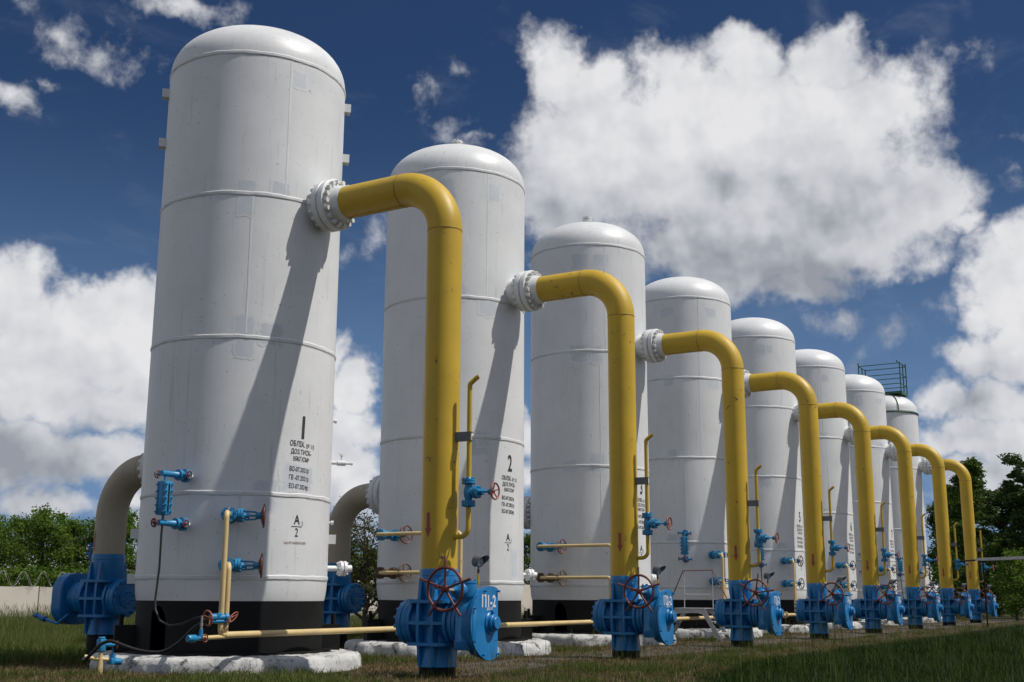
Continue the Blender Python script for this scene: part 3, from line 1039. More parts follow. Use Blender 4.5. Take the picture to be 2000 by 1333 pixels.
def add_pipe(i, front=True):
    sg = -1 if front else 1
    yv = -PN[i] if front else 2.97
    z = PZ[i] if front else 3.24
    zend = 1.50 if front else 1.80
    fl = ((1.66 if i == 0 else 1.74) + 0.127) if front else 1.767
    mt = M['yellow'] if front else M['beige']
    ends = 'valve marked П%d-2' % (i + 1)
    lab = ('yellow gas pipe arching from the %s to its valve' % TANK[i]) if front else ('beige gas pipe arching from the back of the %s' % TANK[i])
    t = tag(empty('gas_pipe', (i * S, 0, 0)), lab, 'pipe', 'yellow pipes in front of the tanks' if front else 'beige pipes behind the tanks')
    hub = 0.19 if front else 0.15
    y0 = sg * (fl + .115 + hub)
    mb = MB(); mb.tube(pipe_path(y0, z, yv, zend, sg), RP, 48)
    mb.build('pipe_body', mt, t)
    mb = MB()
    mb.lathe([(0, .38), (0, .41), (.01, .425), (.105, .425), (.115, .41), (.116, .335), (.15, .31), (.115 + hub - .01, .275), (.115 + hub + .004, .271)], (0, sg * fl, z), (0, sg, 0), 56)
    f = mb.build('pipe_flange', M['white'], t)
    flange_bolts(f, sg * (fl - .006), z, .362, 18, BOLT_W, off=0.3 + 0.2 * i)
    mb = MB(); mb.lathe([(-.012, .385), (.012, .385)], (0, sg * (fl - .006), z), (0, 1, 0), 40); mb.build('gasket', M['rust'], t)
    wm = M['yellowweld'] if front else mt
    obj('weld_bead', weld_bead((0, yv - sg * RB, z), (0, 1, 0), RP, wm), t)
    obj('weld_bead', weld_bead((0, yv, z - RB), (0, 0, 1), RP, wm), t)
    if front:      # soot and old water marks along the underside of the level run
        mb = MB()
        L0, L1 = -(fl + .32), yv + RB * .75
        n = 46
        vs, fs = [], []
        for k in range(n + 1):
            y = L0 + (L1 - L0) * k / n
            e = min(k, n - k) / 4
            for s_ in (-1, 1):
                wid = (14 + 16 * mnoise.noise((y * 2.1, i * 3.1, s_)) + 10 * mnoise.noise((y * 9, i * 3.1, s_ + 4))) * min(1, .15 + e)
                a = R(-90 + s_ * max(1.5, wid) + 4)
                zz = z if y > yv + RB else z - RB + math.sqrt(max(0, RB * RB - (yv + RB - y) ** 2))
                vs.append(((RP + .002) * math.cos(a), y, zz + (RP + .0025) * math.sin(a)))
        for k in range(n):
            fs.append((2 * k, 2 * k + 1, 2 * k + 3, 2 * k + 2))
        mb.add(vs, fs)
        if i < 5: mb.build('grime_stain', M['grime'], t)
    if front:
        a = arrow_mesh(-94 if i == 0 else -80 - 3 * i, 1.93, 2.29, False)
    else:
        a = arrow_mesh(-110, 1.86, 2.22, True)
    a.transform(Matrix.Translation((0, yv, 0)))
    obj('flow_arrow', a, t)
    return t


for i in range(8): add_pipe(i, True)
for i in range(8): add_pipe(i, False)

# ------------------------------------------------------------------ big blue ball valves


def rrect(hx, hy, r, n=5):
    out = []
    for (cx, cy, a0) in ((hx - r, hy - r, 0), (-hx + r, hy - r, 90), (-hx + r, -hy + r, 180), (hx - r, -hy + r, 270)):
        for k in range(n + 1):
            a = R(a0 + 90 * k / n)
            out.append((cx + r * math.cos(a), cy + r * math.sin(a)))
    return out


def valve_parts(rear=False):
    P = {}
    zc = 0.76
    mb = MB()
    mb.lathe([(-.5, .245), (.14, .245), (.14, .262), (.15, .277), (.40, .25), (.44, .232), (1.08, .232), (1.14, .25), (1.36, .276), (1.385, .272), (1.40, .272), (1.405, .277), (1.485, .277), (1.50, .268)], seg=48)
    P['body'] = (mb, 'blue')
    mb.lathe([(-.36, .30), (-.26, .24), (.26, .24), (.36, .30)], (0, 0, zc), (0, 1, 0), 48)
    # the casting's waffle of ribs
    th = 0.046
    for z in (zc + .285, zc - .01, zc - .30):
        mb.prism(rrect(.335, .345, .11), (0, 0, z - th / 2), (1, 0, 0), (0, 1, 0), th)
    for y in (-.115, .125):
        out = [(-.272, .16), (.272, .16), (.30, .40), (.332, .55), (.332, .97), (.30, 1.12), (.276, 1.36), (-.276, 1.36), (-.30, 1.12), (-.332, .97), (-.332, .55), (-.30, .40)]
        # xa x ya = -Y, so the plate grows towards -Y
        mb.prism(out, (0, y + th / 2, 0), (1, 0, 0), (0, 0, 1), th)
    for y in (-.31, .31):
        mb.lathe([(-th / 2, .325), (th / 2, .325)], (0, y, zc), (0, 1, 0), 40)
    # black sleeve where the pipe leaves the ground
    mb = MB(); mb.lathe([(-.5, .258), (.135, .258), (.138, .25)], seg=40); P['ground_sleeve'] = (mb, 'black')
    # end cover away from the gear
    mb = MB()
    mb.lathe([(.345, .30), (.385, .315), (.43, .318), (.432, .30), (.445, .30), (.447, .318), (.515, .318), (.53, .305), (.532, .16), (.56, .155), (.562, .0)], (0, 0, zc), (0, 1, 0), 48, capb=False)
    P['end_cover'] = (mb, 'blue')
    # cover on the gear side
    mb = MB()
    mb.lathe([(.345, .30), (.385, .315), (.42, .318), (.422, .30), (.432, .30), (.434, .318), (.485, .318), (.49, .20), (.52, .19), (.52, .15), (.72, .15)], (0, 0, zc), (0, -1, 0), 48)
    P['gear_cover'] = (mb, 'blue')
    if not rear:
        mb = MB()
        # sector gear case: a drum cut off on one side
        rr = 0.50
        cut = 0.19
        out = []
        a1 = math.acos(cut / rr)
        for k in range(41):
            a = a1 + (2 * PI - 2 * a1) * k / 40
            out.append((rr * math.cos(a), rr * math.sin(a)))
        o2 = [(x * .93 if x < cut - .001 else x - .012, y * .93) for (x, y) in out]
        mb.prism(o2, (0, -.70, zc), (1, 0, 0), (0, 0, 1), .13)
        mb.prism(out, (0, -.83, zc), (1, 0, 0), (0, 0, 1), .022)
        mb.prism(out, (0, -.858, zc), (1, 0, 0), (0, 0, 1), .025)
        mb.lathe([(0, .26), (.08, .30), (.12, .32)], (0, -.62, zc), (0, -1, 0), 32)
        # side pad
        mb.bbox((-.42, -.875, zc - .02), (.10, .035, .42), .012)
        P['gear_case'] = (mb, 'blue')
        mb = MB()
        mb.lathe([(0, .155), (.02, .155), (.03, .145), (.03, .118), (.075, .118), (.085, .11), (.085, .088), (.115, .088), (.122, .08)], (0, -.88, zc), (0, -1, 0), 28)
        mb.bbox((0, -.915, zc + .15), (.05, .05, .05), .008)
        P['pointer_hub'] = (mb, 'blue')
        mb = MB()
        # vertical worm housing and the stub that carries the handwheel shaft
        wx, wy = -.30, -.655
        mb.lathe([(.40, .13), (.42, .145), (.52, .15), (.54, .135), (1.0, .135), (1.02, .122), (1.06, .122), (1.10, .15), (1.13, .158), (1.29, .158), (1.295, .165), (1.325, .165), (1.33, .05)], (wx, wy, 0), seg=32)
        mb.bbox((wx + .06, wy - .03, .55), (.22, .25, .28), .03)
        mb.lathe([(0, .115), (.18, .115), (.20, .10), (.24, .10), (.26, .06), (.30, .03)], (wx, wy, 1.20), (-1, 0, 0), 24)
        for k in range(6):
            a = 2 * PI * k / 6
            mb.lathe([(1.32, .016), (1.35, .016)], (wx + .135 * math.cos(a), wy + .135 * math.sin(a), 0), seg=6)
        P['worm_housing'] = (mb, 'blue')
    else:
        mb = MB()
        out = []
        for (x, z) in [(-.30, .46), (.22, .46), (.34, .36), (.36, -.36), (.22, -.48), (-.26, -.50), (-.40, -.34), (-.42, .30)]:
            out.append((x, z))
        for (k_, y0_, t_) in ((.90, -.66, .03), (.97, -.675, .03), (1.0, -.70, .22), (.97, -.915, .03), (.88, -.93, .03)):
            mb.prism(rrect(.38 * k_, .44 * k_, .30 * k_, 12), (0, y0_, zc - .02), (1, 0, 0), (0, 0, 1), t_)
        mb.lathe([(.54, .24), (.60, .27), (.70, .30), (.74, .30)], (0, 0, zc), (0, -1, 0), 32)
        P['gear_case'] = (mb, 'blue')
        mb = MB()
        mb.tube(bend([(.30, -.55, zc - .28), (.36, -.75, zc - .44), (.36, -1.10, zc - .36), (.36, -1.34, zc - .30)], .08), .024, 10)
        mb.lathe([(0, .05), (.10, .05), (.11, .035), (.22, .035), (.22, .045), (.28, .045)], (.36, -1.08, zc - .37), (0, -.95, .25), 14)
        P['hand_pump'] = (mb, 'blue')
        mb = MB()
        mb.lathe([(0, .022), (.24, .022), (.24, .03), (.28, .03)], (.1, -.36, 1.42), seg=8)
        mb.lathe([(0, .015), (.12, .015)], (.1, -.36, 1.52), (0, -1, 0), 8)
        P['bleed_cock'] = (mb, 'blue')
    return P


def handwheel(rim_r, rim_t, nsp, handle, name='handwheel', mat='red', hub=0.045, dish=0.0, rot0=90):
    """wheel in the XY plane, axis +Z; spokes run on as grips when handle > 0"""
    mb = MB()
    mb.torus((0, 0, 0), (0, 0, 1), rim_r, rim_t, 40, 8)
    for k in range(nsp):
        a = R(rot0 + 360 * k / nsp)
        d = Vector((math.cos(a), math.sin(a), 0))
        mb.tube([Vector((0, 0, -dish)), d * rim_r * .3 + Vector((0, 0, -dish * .8)), d * rim_r], [rim_t * .8, rim_t * .85, rim_t * .7], 8)
        if handle > 0:
            mb.tube([d * rim_r, d * (rim_r + handle * .3), d * (rim_r + handle - .01), d * (rim_r + handle)], [rim_t * .85, rim_t * .8, rim_t * .95, rim_t * .6], 8)
    mb.lathe([(-hub, hub * .9), (hub * .8, hub), (hub * 1.1, hub * .6)], (0, 0, -dish), seg=16)
    return mb.mesh(name, M[mat], 45)


VF = {k: (mb_.mesh(k, M[mt]), mt) for k, (mb_, mt) in valve_parts(False).items()}
VR = {k: (mb_.mesh(k, M[mt]), mt) for k, (mb_, mt) in valve_parts(True).items()}
WHEEL = handwheel(.285, .0215, 5, .15, mat='red', hub=.05)
mb = MB(); mb.lathe([(0, .02), (.09, .02), (.09, .034), (.12, .034)], (.085, .03, -.03), seg=6); mb.lathe([(0, .045), (.05, .045), (.07, .025)], seg=14)
CRANK = mb.mesh('crank_nut', M['red'])
BOLT_S = bolt_mesh(0.09, 0.017, M['blue'])


def plate_map(x0, z0, y):
    return lambda x, z: Vector((x0 + x, y, z0 + z))


def big_valve(i, rear):
    yv = -PN[i] if not rear else 2.97
    t = empty('ball_valve', (i * S, yv, 0.30 if rear else 0.0), PI if rear else 0.0)
    if rear:
        tag(t, 'blue ball valve under beige pipe behind the %s' % TANK[i], 'valve', 'blue ball valves behind the tanks')
    else:
        tag(t, 'blue ball valve with red handwheel under the ' + PIPE_AT[i], 'valve', 'blue ball valves in front of the tanks')
    parts = {}
    for k, (me, mt) in (VR if rear else VF).items():
        parts[k] = obj(k, me, t)
    zc = .76
    flange_bolts(parts['end_cover'], .54, zc, .27, 14, BOLT_B)
    flange_bolts(parts['end_cover'], .57, zc, .10, 8, BOLT_S)
    flange_bolts(parts['gear_cover'], -.50, zc, .265, 14, BOLT_B)
    if not rear:
        for (x, z) in [(-.17, .43), (.165, .43), (-.435, .20), (-.43, -.24), (-.20, -.42), (.165, -.42), (.165, -.02)]:
            obj('bolt', BOLT_S, parts['gear_case'], mat4=Matrix.Translation((x, -.885, zc + z)) @ YAX)
        w = obj('handwheel', WHEEL, t, mat4=Matrix.Translation((-.80, -.655, 1.215)) @ Matrix(((0, 0, -1, 0), (1, 0, 0, 0), (0, 1, 0, 0), (0, 0, 0, 1))) @ Matrix.Rotation(R(0 if i < 2 else [0, 0, 10, 24, 20, 38, 33, 25][i]), 4, 'Z'))
        obj('crank_nut', CRANK, w)
        mb = MB(); mb.lathe([(.50 - .22, .024), (.52, .024)], (-.30, -.655, 1.20), (-1, 0, 0), 10); mb.build('wheel_shaft', M['chrome'], t)
        if i < 8:
            obj('lettering', text_mesh('П%d-2' % (i + 1), .225, M['inkwhite'], 'lettering', .80, plate_map(-.055, zc + .285, -.8865), .006), t)
            obj('lettering', text_mesh('ВИХІД', .052, M['inkwhite'], 'lettering', .9, plate_map(-.03, zc + .185, -.8865), .001), t)
    return t


for i in range(8): big_valve(i, False)
for i in range(8): big_valve(i, True)
# ------------------------------------------------------------------ small gate valves


def gate_body(mat):
    mb = MB()
    mb.lathe([(-.16, .05), (-.10, .052), (-.05, .068), (0, .074), (.05, .068), (.10, .052), (.16, .05)], seg=24)
    for s in (-1, 1):
        mb.lathe([(s * .128, .10), (s * .155, .10)], seg=28)
        mb.lathe([(s * .161, .10), (s * .188, .10)], seg=28)
        mb.lathe([(s * .188, .055), (s * .215, .042)], seg=20)
        for k in range(8):
            a = 2 * PI * (k + .5) / 8
            c = (.082 * math.cos(a), .082 * math.sin(a), 0)
            mb.lathe([(s * .115, .017), (s * .130, .017)], c, seg=6)
            mb.lathe([(s * .186, .017), (s * .205, .017)], c, seg=6)
    mb.lathe([(0, .055), (.11, .055)], (0, 0, 0), (1, 0, 0), 20)
    return mb.mesh('valve_body', mat)


def gate_bonnet(mat):
    mb = MB()
    X = (1, 0, 0)
    mb.lathe([(.105, .092), (.135, .092)], (0, 0, 0), X, 28)
    mb.lathe([(.142, .092), (.172, .092)], (0, 0, 0), X, 28)
    for k in range(8):
        a = 2 * PI * (k + .5) / 8
        mb.lathe([(.092, .015), (.192, .015)], (0, .074 * math.cos(a), .074 * math.sin(a)), X, 6)
    mb.lathe([(.172, .05), (.20, .036), (.235, .032), (.24, .045), (.255, .045)], (0, 0, 0), X, 18)
    for s in (-1, 1):
        mb.tube([(.18, s * .052, 0), (.21, s * .055, 0), (.34, s * .046, 0), (.36, s * .03, 0)], .012, 8)
    mb.lathe([(.335, .03), (.35, .048), (.40, .045), (.405, .03), (.43, .028)], (0, 0, 0), X, 18)
    mb.lathe([(.20, .013), (.34, .013)], (0, 0, 0), X, 10)
    return mb.mesh('bonnet', mat)


GB, GN = {}, {}
for k in ('lightblue', 'rust'):
    GB[k], GN[k] = gate_body(M[k]), gate_bonnet(M[k])
GW = {k: handwheel(.115, .0125, 5, 0, 'handwheel', k, .026, .03) for k in ('red', 'pink', 'rust')}
GW_BIG = {k: handwheel(.15, .0125, 5, 0, 'handwheel', k, .03, .04) for k in ('red', 'rust')}


def frame(o, x, z):
    x, z = Vector(x).normalized(), Vector(z).normalized()
    y = z.cross(x)
    m = Matrix((x, y, z)).transposed().to_4x4()
    m.translation = Vector(o)
    return m


def gate_valve(m4, label, group, mat='lightblue', wheel=None, dish=True):
    t = empty('gate_valve')
    t.matrix_world = m4
    tag(t, label, 'valve', group)
    obj('valve_body', GB[mat], t)
    obj('bonnet', GN[mat], t)
    obj('handwheel', wheel or GW['pink'], t, mat4=frame((.445, 0, 0), (0, 1, 0), (1, 0, 0)))
    return t


# ------------------------------------------------------------------ vent lines on the yellow pipes
for i in range(8):
    yv = -PN[i]
    ux, uy = .035, -.47
    dz = -.08 if i == 0 else -.20
    t = tag(empty('vent_pipe', (i * S, yv, 0)), 'thin yellow vent pipe beside the ' + PIPE_AT[i], 'pipe', 'vent pipes on the yellow pipes')
    d = Vector((ux, uy, 0)).normalized()
    z0, zv = 2.03 + dz, 2.66 + dz
    mb = MB()
    mb.tube(bend([d * .24 + Vector((0, 0, z0)), (ux, uy, z0), (ux, uy, zv - .19)], .13), .036, 14)
    mb.build('lower_pipe', M['yellow'], t)
    mb = MB()
    zt = 4.30 + dz
    hd = Vector((.30, -.95, 0)) if i < 7 else Vector((.1, -.05, 0))
    mb.tube(bend([(ux, uy, zv + .19), (ux, uy, zt - .06), Vector((ux, uy, zt + .03)) + hd * .10], .06, 6) + [Vector((ux, uy, zt + .045)) + hd * .13], .036, 14, caps=False)
    mb.build('upper_pipe', M['yellow'], t)
    mb = MB()
    rz = math.atan2(d.y, d.x)
    rot = Matrix.Rotation(rz, 3, 'Z')
    zb = 3.47 + dz
    L = math.hypot(ux, uy) + .05 - .22
    c = d * (.22 + L / 2)
    mb.box(c + Vector((0, 0, zb)) + rot @ Vector((0, -.045, 0)), (L, .007, .13), rot)
    for s in (-1, 1):
        mb.box(c + Vector((0, 0, zb + s * .0615)) + rot @ Vector((0, .002, 0)), (L, .087, .007), rot)
    mb.build('bracket', M['grey'], t)
    v = gate_valve(frame((i * S + ux, yv + uy, zv), (0, -1, 0), (0, 0, 1)), 'small blue gate valve beside the ' + PIPE_AT[i], 'gate valves on the vent pipes')
    if i == 0:
        obj('lettering', text_mesh('С1', .055, M['inkwhite'], 'lettering', .9, lambda x, z: Vector((-(.0765) + abs(x) * .15, -x, z)), .001), v)

# ------------------------------------------------------------------ pressure gauges beside the blue valves
mb = MB()
mb.lathe([(-.035, .05), (-.03, .072), (.03, .075), (.04, .075), (.042, .066)], seg=28, capb=False)
G_CASE = mb.mesh('gauge_case', M['grey'])
mb = MB(); mb.lathe([(.030, .066), (.031, .066)], seg=28); G_DIAL = mb.mesh('dial', M['dial'])
mb = MB()
mb.box((.012, -.012, .034), (.006, .05, .004), Matrix.Rotation(.6, 3, 'Z'))
for k in range(9):
    a = R(-30 + 30 * k)
    mb.box((.05 * math.cos(a), .05 * math.sin(a), .0335), (.014, .004, .003), Matrix.Rotation(a, 3, 'Z'))
G_MARK = mb.mesh('pointer', M['ink'])
mb = MB()
vs, fs = [], []
for k in range(15):            # sheet-metal visor round the upper half
    a = R(-30 + 240 * k / 14)
    for j, (zz, rr) in enumerate([(-.05, .085), (-.05, .079), (.02, .079), (.15 * max(.15, math.sin(PI * k / 14)), .082 + .03 * math.sin(PI * k / 14)), (.15 * max(.15, math.sin(PI * k / 14)), .088 + .03 * math.sin(PI * k / 14))]):
        vs.append((rr * math.cos(a), rr * math.sin(a), zz))
for k in range(14):
    for j in range(5):
        j2 = (j + 1) % 5
        fs.append((k * 5 + j, (k + 1) * 5 + j, (k + 1) * 5 + j2, k * 5 + j2))
mb.add(vs, fs)
mb.lathe([(-.052, .084), (-.046, .084)], seg=28)
G_HOOD = mb.mesh('hood', M['grey'])
mb = MB()
mb.lathe([(-.32, .014), (-.15, .014)], seg=10)
G_STEM = mb.mesh('stem', M['yellow'])
mb = MB(); mb.lathe([(-.16, .02), (-.11, .02), (-.11, .012), (-.06, .012)], seg=6); G_NUT = mb.mesh('nut', M['rust'])
for i in range(8):
    t = tag(empty('pressure_gauge', (i * S + .02, -PN[i] - .66, 1.60), 0), 'hooded round pressure gauge at the valve of the ' + PIPE_AT[i], 'gauge', 'pressure gauges on the blue valves')
    m4 = frame((0, 0, 0), (.97, -.22, 0), (-.20, -.95, -.20))
    for k, me in (('gauge_case', G_CASE), ('hood', G_HOOD)):
        c_ = obj(k, me, t, mat4=m4)
        if k == 'gauge_case':
            dl = obj('dial', G_DIAL, c_)
            obj('pointer', G_MARK, c_)
    obj('stem', G_STEM, t)
    obj('nut', G_NUT, t)

# hand pump on the foot of each gear case
mb = MB()
mb.lathe([(0, .045), (.16, .045), (.165, .03), (.20, .03)], (0, 0, 0), (1, 0, 0), 14)
mb.lathe([(.20, .022), (.27, .022), (.27, .034), (.34, .034)], (0, 0, 0), (1, .1, .08), 12)
PUMP = mb.mesh('hand_pump', M['blue'])
for o in [o for o in bpy.data.objects if o.name.startswith('ball_valve') and abs(o.rotation_euler.z) < 1e-3]:
    obj('hand_pump', PUMP, o, (.17, -.62, .42))

# ------------------------------------------------------------------ drain valves, their cream pipes and the header along the row
HN, HZ = -1.65, .575
RC = .038
t = tag(empty('drain_header', (0, HN, HZ)), 'long cream drain pipe running low along the front of the black skirts', 'pipe')
mb = MB(); mb.tube([(-1.80, 0, 0), (10, 0, 0), (22, 0, 0), (34, 0, 0), (46.5, 0, 0)], .046, 16); mb.build('pipe_run', M['cream'], t)
mb = MB()
mb.lathe([(-.03, .10), (-.004, .10)], (22.4, 0, 0), (1, 0, 0), 24); mb.lathe([(.004, .10), (.03, .10)], (22.4, 0, 0), (1, 0, 0), 24)
mb.build('flange', M['cream'], t)
for x in (2.2, 5.85, 10.4, 16.5, 28, 36):
    mb = MB(); mb.lathe([(-.012, .0475), (-.008, .051), (.008, .051), (.012, .0475)], (x, 0, 0), (1, 0, 0), 20); mb.build('weld_bead', M['cream'], t)

for i in range(8):
    side = i in (1, 2)
    name = ['largest, nearest tank', 'tank marked with a black two', 'tank marked with a black three', 'tank behind the metal stile', 'tank marked with a black five', 'tank marked with a black six', 'tank marked with a black seven', 'tank carrying the green railing'][i]
    ph = -99 if side else (-48.7 if i == 0 else -42)
    d = phi_dir(ph)
    tan = phi_dir(ph + 90)
    for lv, z in enumerate((2.27, 1.545)):
        up = 'upper' if lv == 0 else 'lower'
        rusty = side and lv == 1
        rv = 1.80
        gate_valve(frame(tanks[i].location + d * rv + Vector((0, 0, z)), tan, d) @ Matrix.Scale(1.12, 4),
                   ('rusty ' if rusty else 'blue ') + up + ' drain valve on the ' + name, 'drain valves on the tanks',
                   'rust' if rusty else 'lightblue', GW_BIG['rust' if (rusty or (i >= 4 and lv == 1)) else 'red'])
        mb = MB()
        mb.lathe([(1.48, .045), (rv - .22, .045)], (0, 0, z), d, 16)
        mb.build('drain_nozzle', M['white'], tanks[i])
        t = tag(empty('drain_pipe', tanks[i].location), 'cream pipe from the ' + up + ' drain valve of the ' + name, 'pipe', 'cream drain pipes')
        mb = MB()
        p0 = d * (rv + .21) + Vector((0, 0, z))
        if side:
            xo = -2.12 if lv == 0 else -2.00
            q = [p0, Vector((xo, p0.y, z)), Vector((xo, HN + (.0 if lv == 0 else .10), z)), Vector((xo, HN + (.0 if lv == 0 else .10), HZ))]
            mb.tube(bend(q, .09 if lv == 0 else .07, 7), RC, 14)
        else:
            u_end = HN / d.y * 1.0
            pe = d * abs(u_end)
            if lv == 1: pe = pe + Vector((.10, .0, 0)); p0 = p0 + Vector((0, 0, 0))
            q = [p0, Vector((pe.x, pe.y, z)), Vector((pe.x, pe.y, HZ + (.01 if i else -.0)))]
            if i == 0 and lv == 0: q.append(Vector((pe.x + .5, pe.y, HZ)))
            mb.tube(bend(q, .085, 7), RC if lv == 0 else RC * .95, 14)
        mb.build('pipe_run', M['cream'], t)
        if i == 0:
            mb = MB(); mb.lathe([(-.012, RC + .001), (-.008, RC + .006), (.008, RC + .006), (.012, RC + .001)], (pe.x, pe.y, HZ + .16), seg=18); mb.build('weld_bead', M['cream'], t)

# lettering on the front of the two nearest drain valves
for o in bpy.data.objects:
    if o.name.startswith('gate_valve') and 'largest, nearest' in o.get('label', ''):
        obj('lettering', text_mesh('ОВ1', .06, M['inkwhite'], 'lettering', .9, lambda x, z: Vector((x, z + .066, .1895)), .001), o)

# ------------------------------------------------------------------ level gauges (glass blocks between two cocks)
mb = MB()
mb.bbox((0, 0, 0), (.135, .10, .50), .012)
mb.bbox((0, .075, 0), (.135, .035, .49), .008)
mb.bbox((0, -.075, 0), (.135, .035, .49), .008)
for k in range(5):
    for sx in (-1, 1):
        mb.lathe([(-.125, .013), (.125, .013)], (sx * .052, 0, -.20 + .10 * k), (0, 1, 0), 6)
        mb.lathe([(-.085, .011), (.085, .011)], (0, sx * .075, -.20 + .10 * k), (1, 0, 0), 6)
LG_BODY = mb.mesh('gauge_block', M['lightblue'])
mb = MB(); mb.box((.0, -.094, 0), (.03, .004, .42)); LG_GLASS = mb.mesh('sight_glass', M['black'])
SMALLW = handwheel(.055, .009, 4, 0, 'handwheel', 'red', .022, .012)
mb = MB()
X = (1, 0, 0)
# cock along -X from the tank: stub, flange pair, globe, second flange, tee
mb.lathe([(.10, .10), (.125, .10)], (0, 0, 0), (-1, 0, 0), 24); mb.lathe([(.13, .10), (.155, .10)], (0, 0, 0), (-1, 0, 0), 24)
mb.lathe([(.155, .05), (.20, .075), (.25, .075), (.28, .05), (.55, .042), (.60, .045)], (0, 0, 0), (-1, 0, 0), 20)
mb.lathe([(.25, .085), (.285, .085)], (0, 0, 0), (-1, 0, 0), 20)
for k in range(6):
    a = 2 * PI * k / 6
    mb.lathe([(.085, .015), (.17, .015)], (0, .078 * math.cos(a), .078 * math.sin(a)), (-1, 0, 0), 6)
mb.lathe([(0, .04), (.13, .032), (.16, .02)], (-.225, 0, 0), (0, -1, 0), 14)
mb.lathe([(0, .035), (.13, .028), (.16, .018)], (-.52, 0, 0), (0, 1, 0), 14)
LG_COCK = mb.mesh('cock', M['lightblue'])
mb = MB(); mb.lathe([(0, .03), (.12, .03)], (0, 0, 0), (-1, 0, 0), 14); LG_STUB = mb.mesh('stub', M['white'])
mb = MB(); mb.lathe([(0, .022), (.12, .022), (.12, .04), (.14, .04)], (-.52, 0, 0), (0, 0, 1), 12); LG_LEG = mb.mesh('connector', M['lightblue'])
for i in (0, 3, 4, 6, 7):
    name = ['nearest, largest tank', '', '', 'tank behind the metal stile', 'tank marked with a five', '', 'tank marked with a seven', 'tank carrying the green railing'][i]
    b = phi_dir(-73 if i == 0 else -69) * 1.49
    rz = R(0 if i == 0 else 19)
    t = tag(empty('level_gauge', tanks[i].location + b + Vector((0, 0, 2.51)), rz), 'blue bolted level gauge on the ' + name, 'gauge', 'level gauges on the tanks')
    for s in (-1, 1):
        c_ = obj('cock', LG_COCK, t, (0, 0, s * .36))
        obj('stub', LG_STUB, c_)
        obj('handwheel', SMALLW, c_, mat4=frame((-.225, -.17, 0), X, (0, -1, 0)))
        obj('handwheel', SMALLW, c_, mat4=frame((-.52, .17, 0), X, (0, 1, 0)))
        if s < 0: obj('handwheel', SMALLW, c_, mat4=frame((-.68, 0, 0), (0, 1, 0), (-1, 0, 0)))
        obj('connector', LG_LEG, t, mat4=Matrix.Translation((0, 0, s * .36)) @ (Matrix.Rotation(PI, 4, X) if s > 0 else Matrix.Identity(4)))
    k = obj('gauge_block', LG_BODY, t, (-.52, 0, 0))
    obj('sight_glass', LG_GLASS, k)
    mb = MB()
    if i == 0:
        pts = [(-.52, 0, -.40), (-.525, 0, -.55), (-.53, -.01, -1.0), (-.54, .02, -1.45), (-.56, -.02, -1.60), (-.54, -.10, -1.75), (-.50, -.25, -1.82), (-.45, -.45, -1.80), (-.40, -.62, -1.72), (-.34, -.80, -1.68)]
    elif i in (3, 6):
        pts = [(-.52, 0, -.36), (-.52, 0, -.46)]
    else:
        pts = [(-.52, 0, -.38), (-.525, 0, -.6), (-.53, -.02, -1.0), (-.54, -.05, -1.5), (-.55, -.1, -2.0)]
    mb.tube(pts, .016, 8)
    mb.build('hose', M['rubber'], t)

# ------------------------------------------------------------------ valves and hose at the near end of the header
t = tag(empty('drain_cock', (-1.93, HN - .02, .81)), 'blue cock between two red handwheels in front of the cream risers', 'valve')
mb = MB()
mb.lathe([(-.14, .05), (-.06, .05), (-.06, .04), (.08, .04), (.08, .055), (.13, .055)], (0, 0, .01), (1, -.25, 0), 16)
mb.lathe([(-.13, .03), (.10, .03)], (0, 0, -.045), (1, -.25, 0), 12)
mb.bbox((-.02, 0, .04), (.10, .07, .05), .01)
mb.build('valve_body', M['lightblue'], t)
w = handwheel(.105, .0125, 3, 0, 'handwheel', 'pink', .025, .03)
obj('handwheel', w, t, mat4=frame((-.20, .02, 0), (0, 1, 0), (-1, .35, 0)))
obj('handwheel', w, t, mat4=frame((.16, -.10, .01), (.8, .6, 0), (-.5, -.8, 0)))
t = tag(empty('drain_cock', (-2.36, HN, .545)), 'small blue drain cock at the left end of the thin cream pipe', 'valve')
mb = MB(); mb.lathe([(-.12, .04), (-.10, .05), (.02, .05), (.05, .03), (.12, .028)], (0, 0, 0), (1, 0, 0), 14)
mb.lathe([(.02, .03), (.12, .026)], (.12, 0, 0), (0, 0, 1), 12)
mb.build('valve_body', M['lightblue'], t)
obj('handwheel', handwheel(.05, .009, 4, 0, 'handwheel', 'red', .018, .0), t, mat4=frame((.13, -.07, 0), X, (0, -1, 0)))
mb = MB(); mb.lathe([(.12, .016), (.16, .016), (.16, .022), (.20, .022), (.20, .014), (.30, .014)], (.12, 0, 0), seg=10); mb.build('hose_tail', M['chrome'], t)
mb = MB(); mb.tube([(.12, 0, 0), (.40, 0, .005), (.65, 0, .01)], .03, 12); mb.build('pipe_run', M['cream'], t)

t = tag(empty('drain_standpipe', (-2.50, .02, 0)), 'short cream standpipe with two light blue valves by the largest base slab', 'standpipe')
mb = MB()
mb.lathe([(0, .048), (.05, .042), (.24, .04)], seg=16)
mb.lathe([(.16, .03), (.33, .03)], seg=12)
mb.tube([(-.17, .13, .27), (-.06, .05, .235), (.05, -.03, .225), (.12, -.05, .22)], .028, 12)
mb.build('post', M['cream'], t)
mb = MB()
mb.bbox((0, 0, .42), (.10, .10, .17), .012); mb.lathe([(.50, .035), (.515, .05), (.535, .045)], seg=14)
mb.lathe([(0, .02), (.05, .03), (.09, .03), (.10, .018), (.16, .014)], (.04, -.03, .42), (.8, -.6, 0), 12)
mb.build('upper_valve', M['lightblue'], t)
obj('handwheel', handwheel(.05, .010, 4, 0, 'handwheel', 'red', .016, 0), t, mat4=frame((.17, -.13, .42), (0, 0, 1), (.8, -.6, 0)))
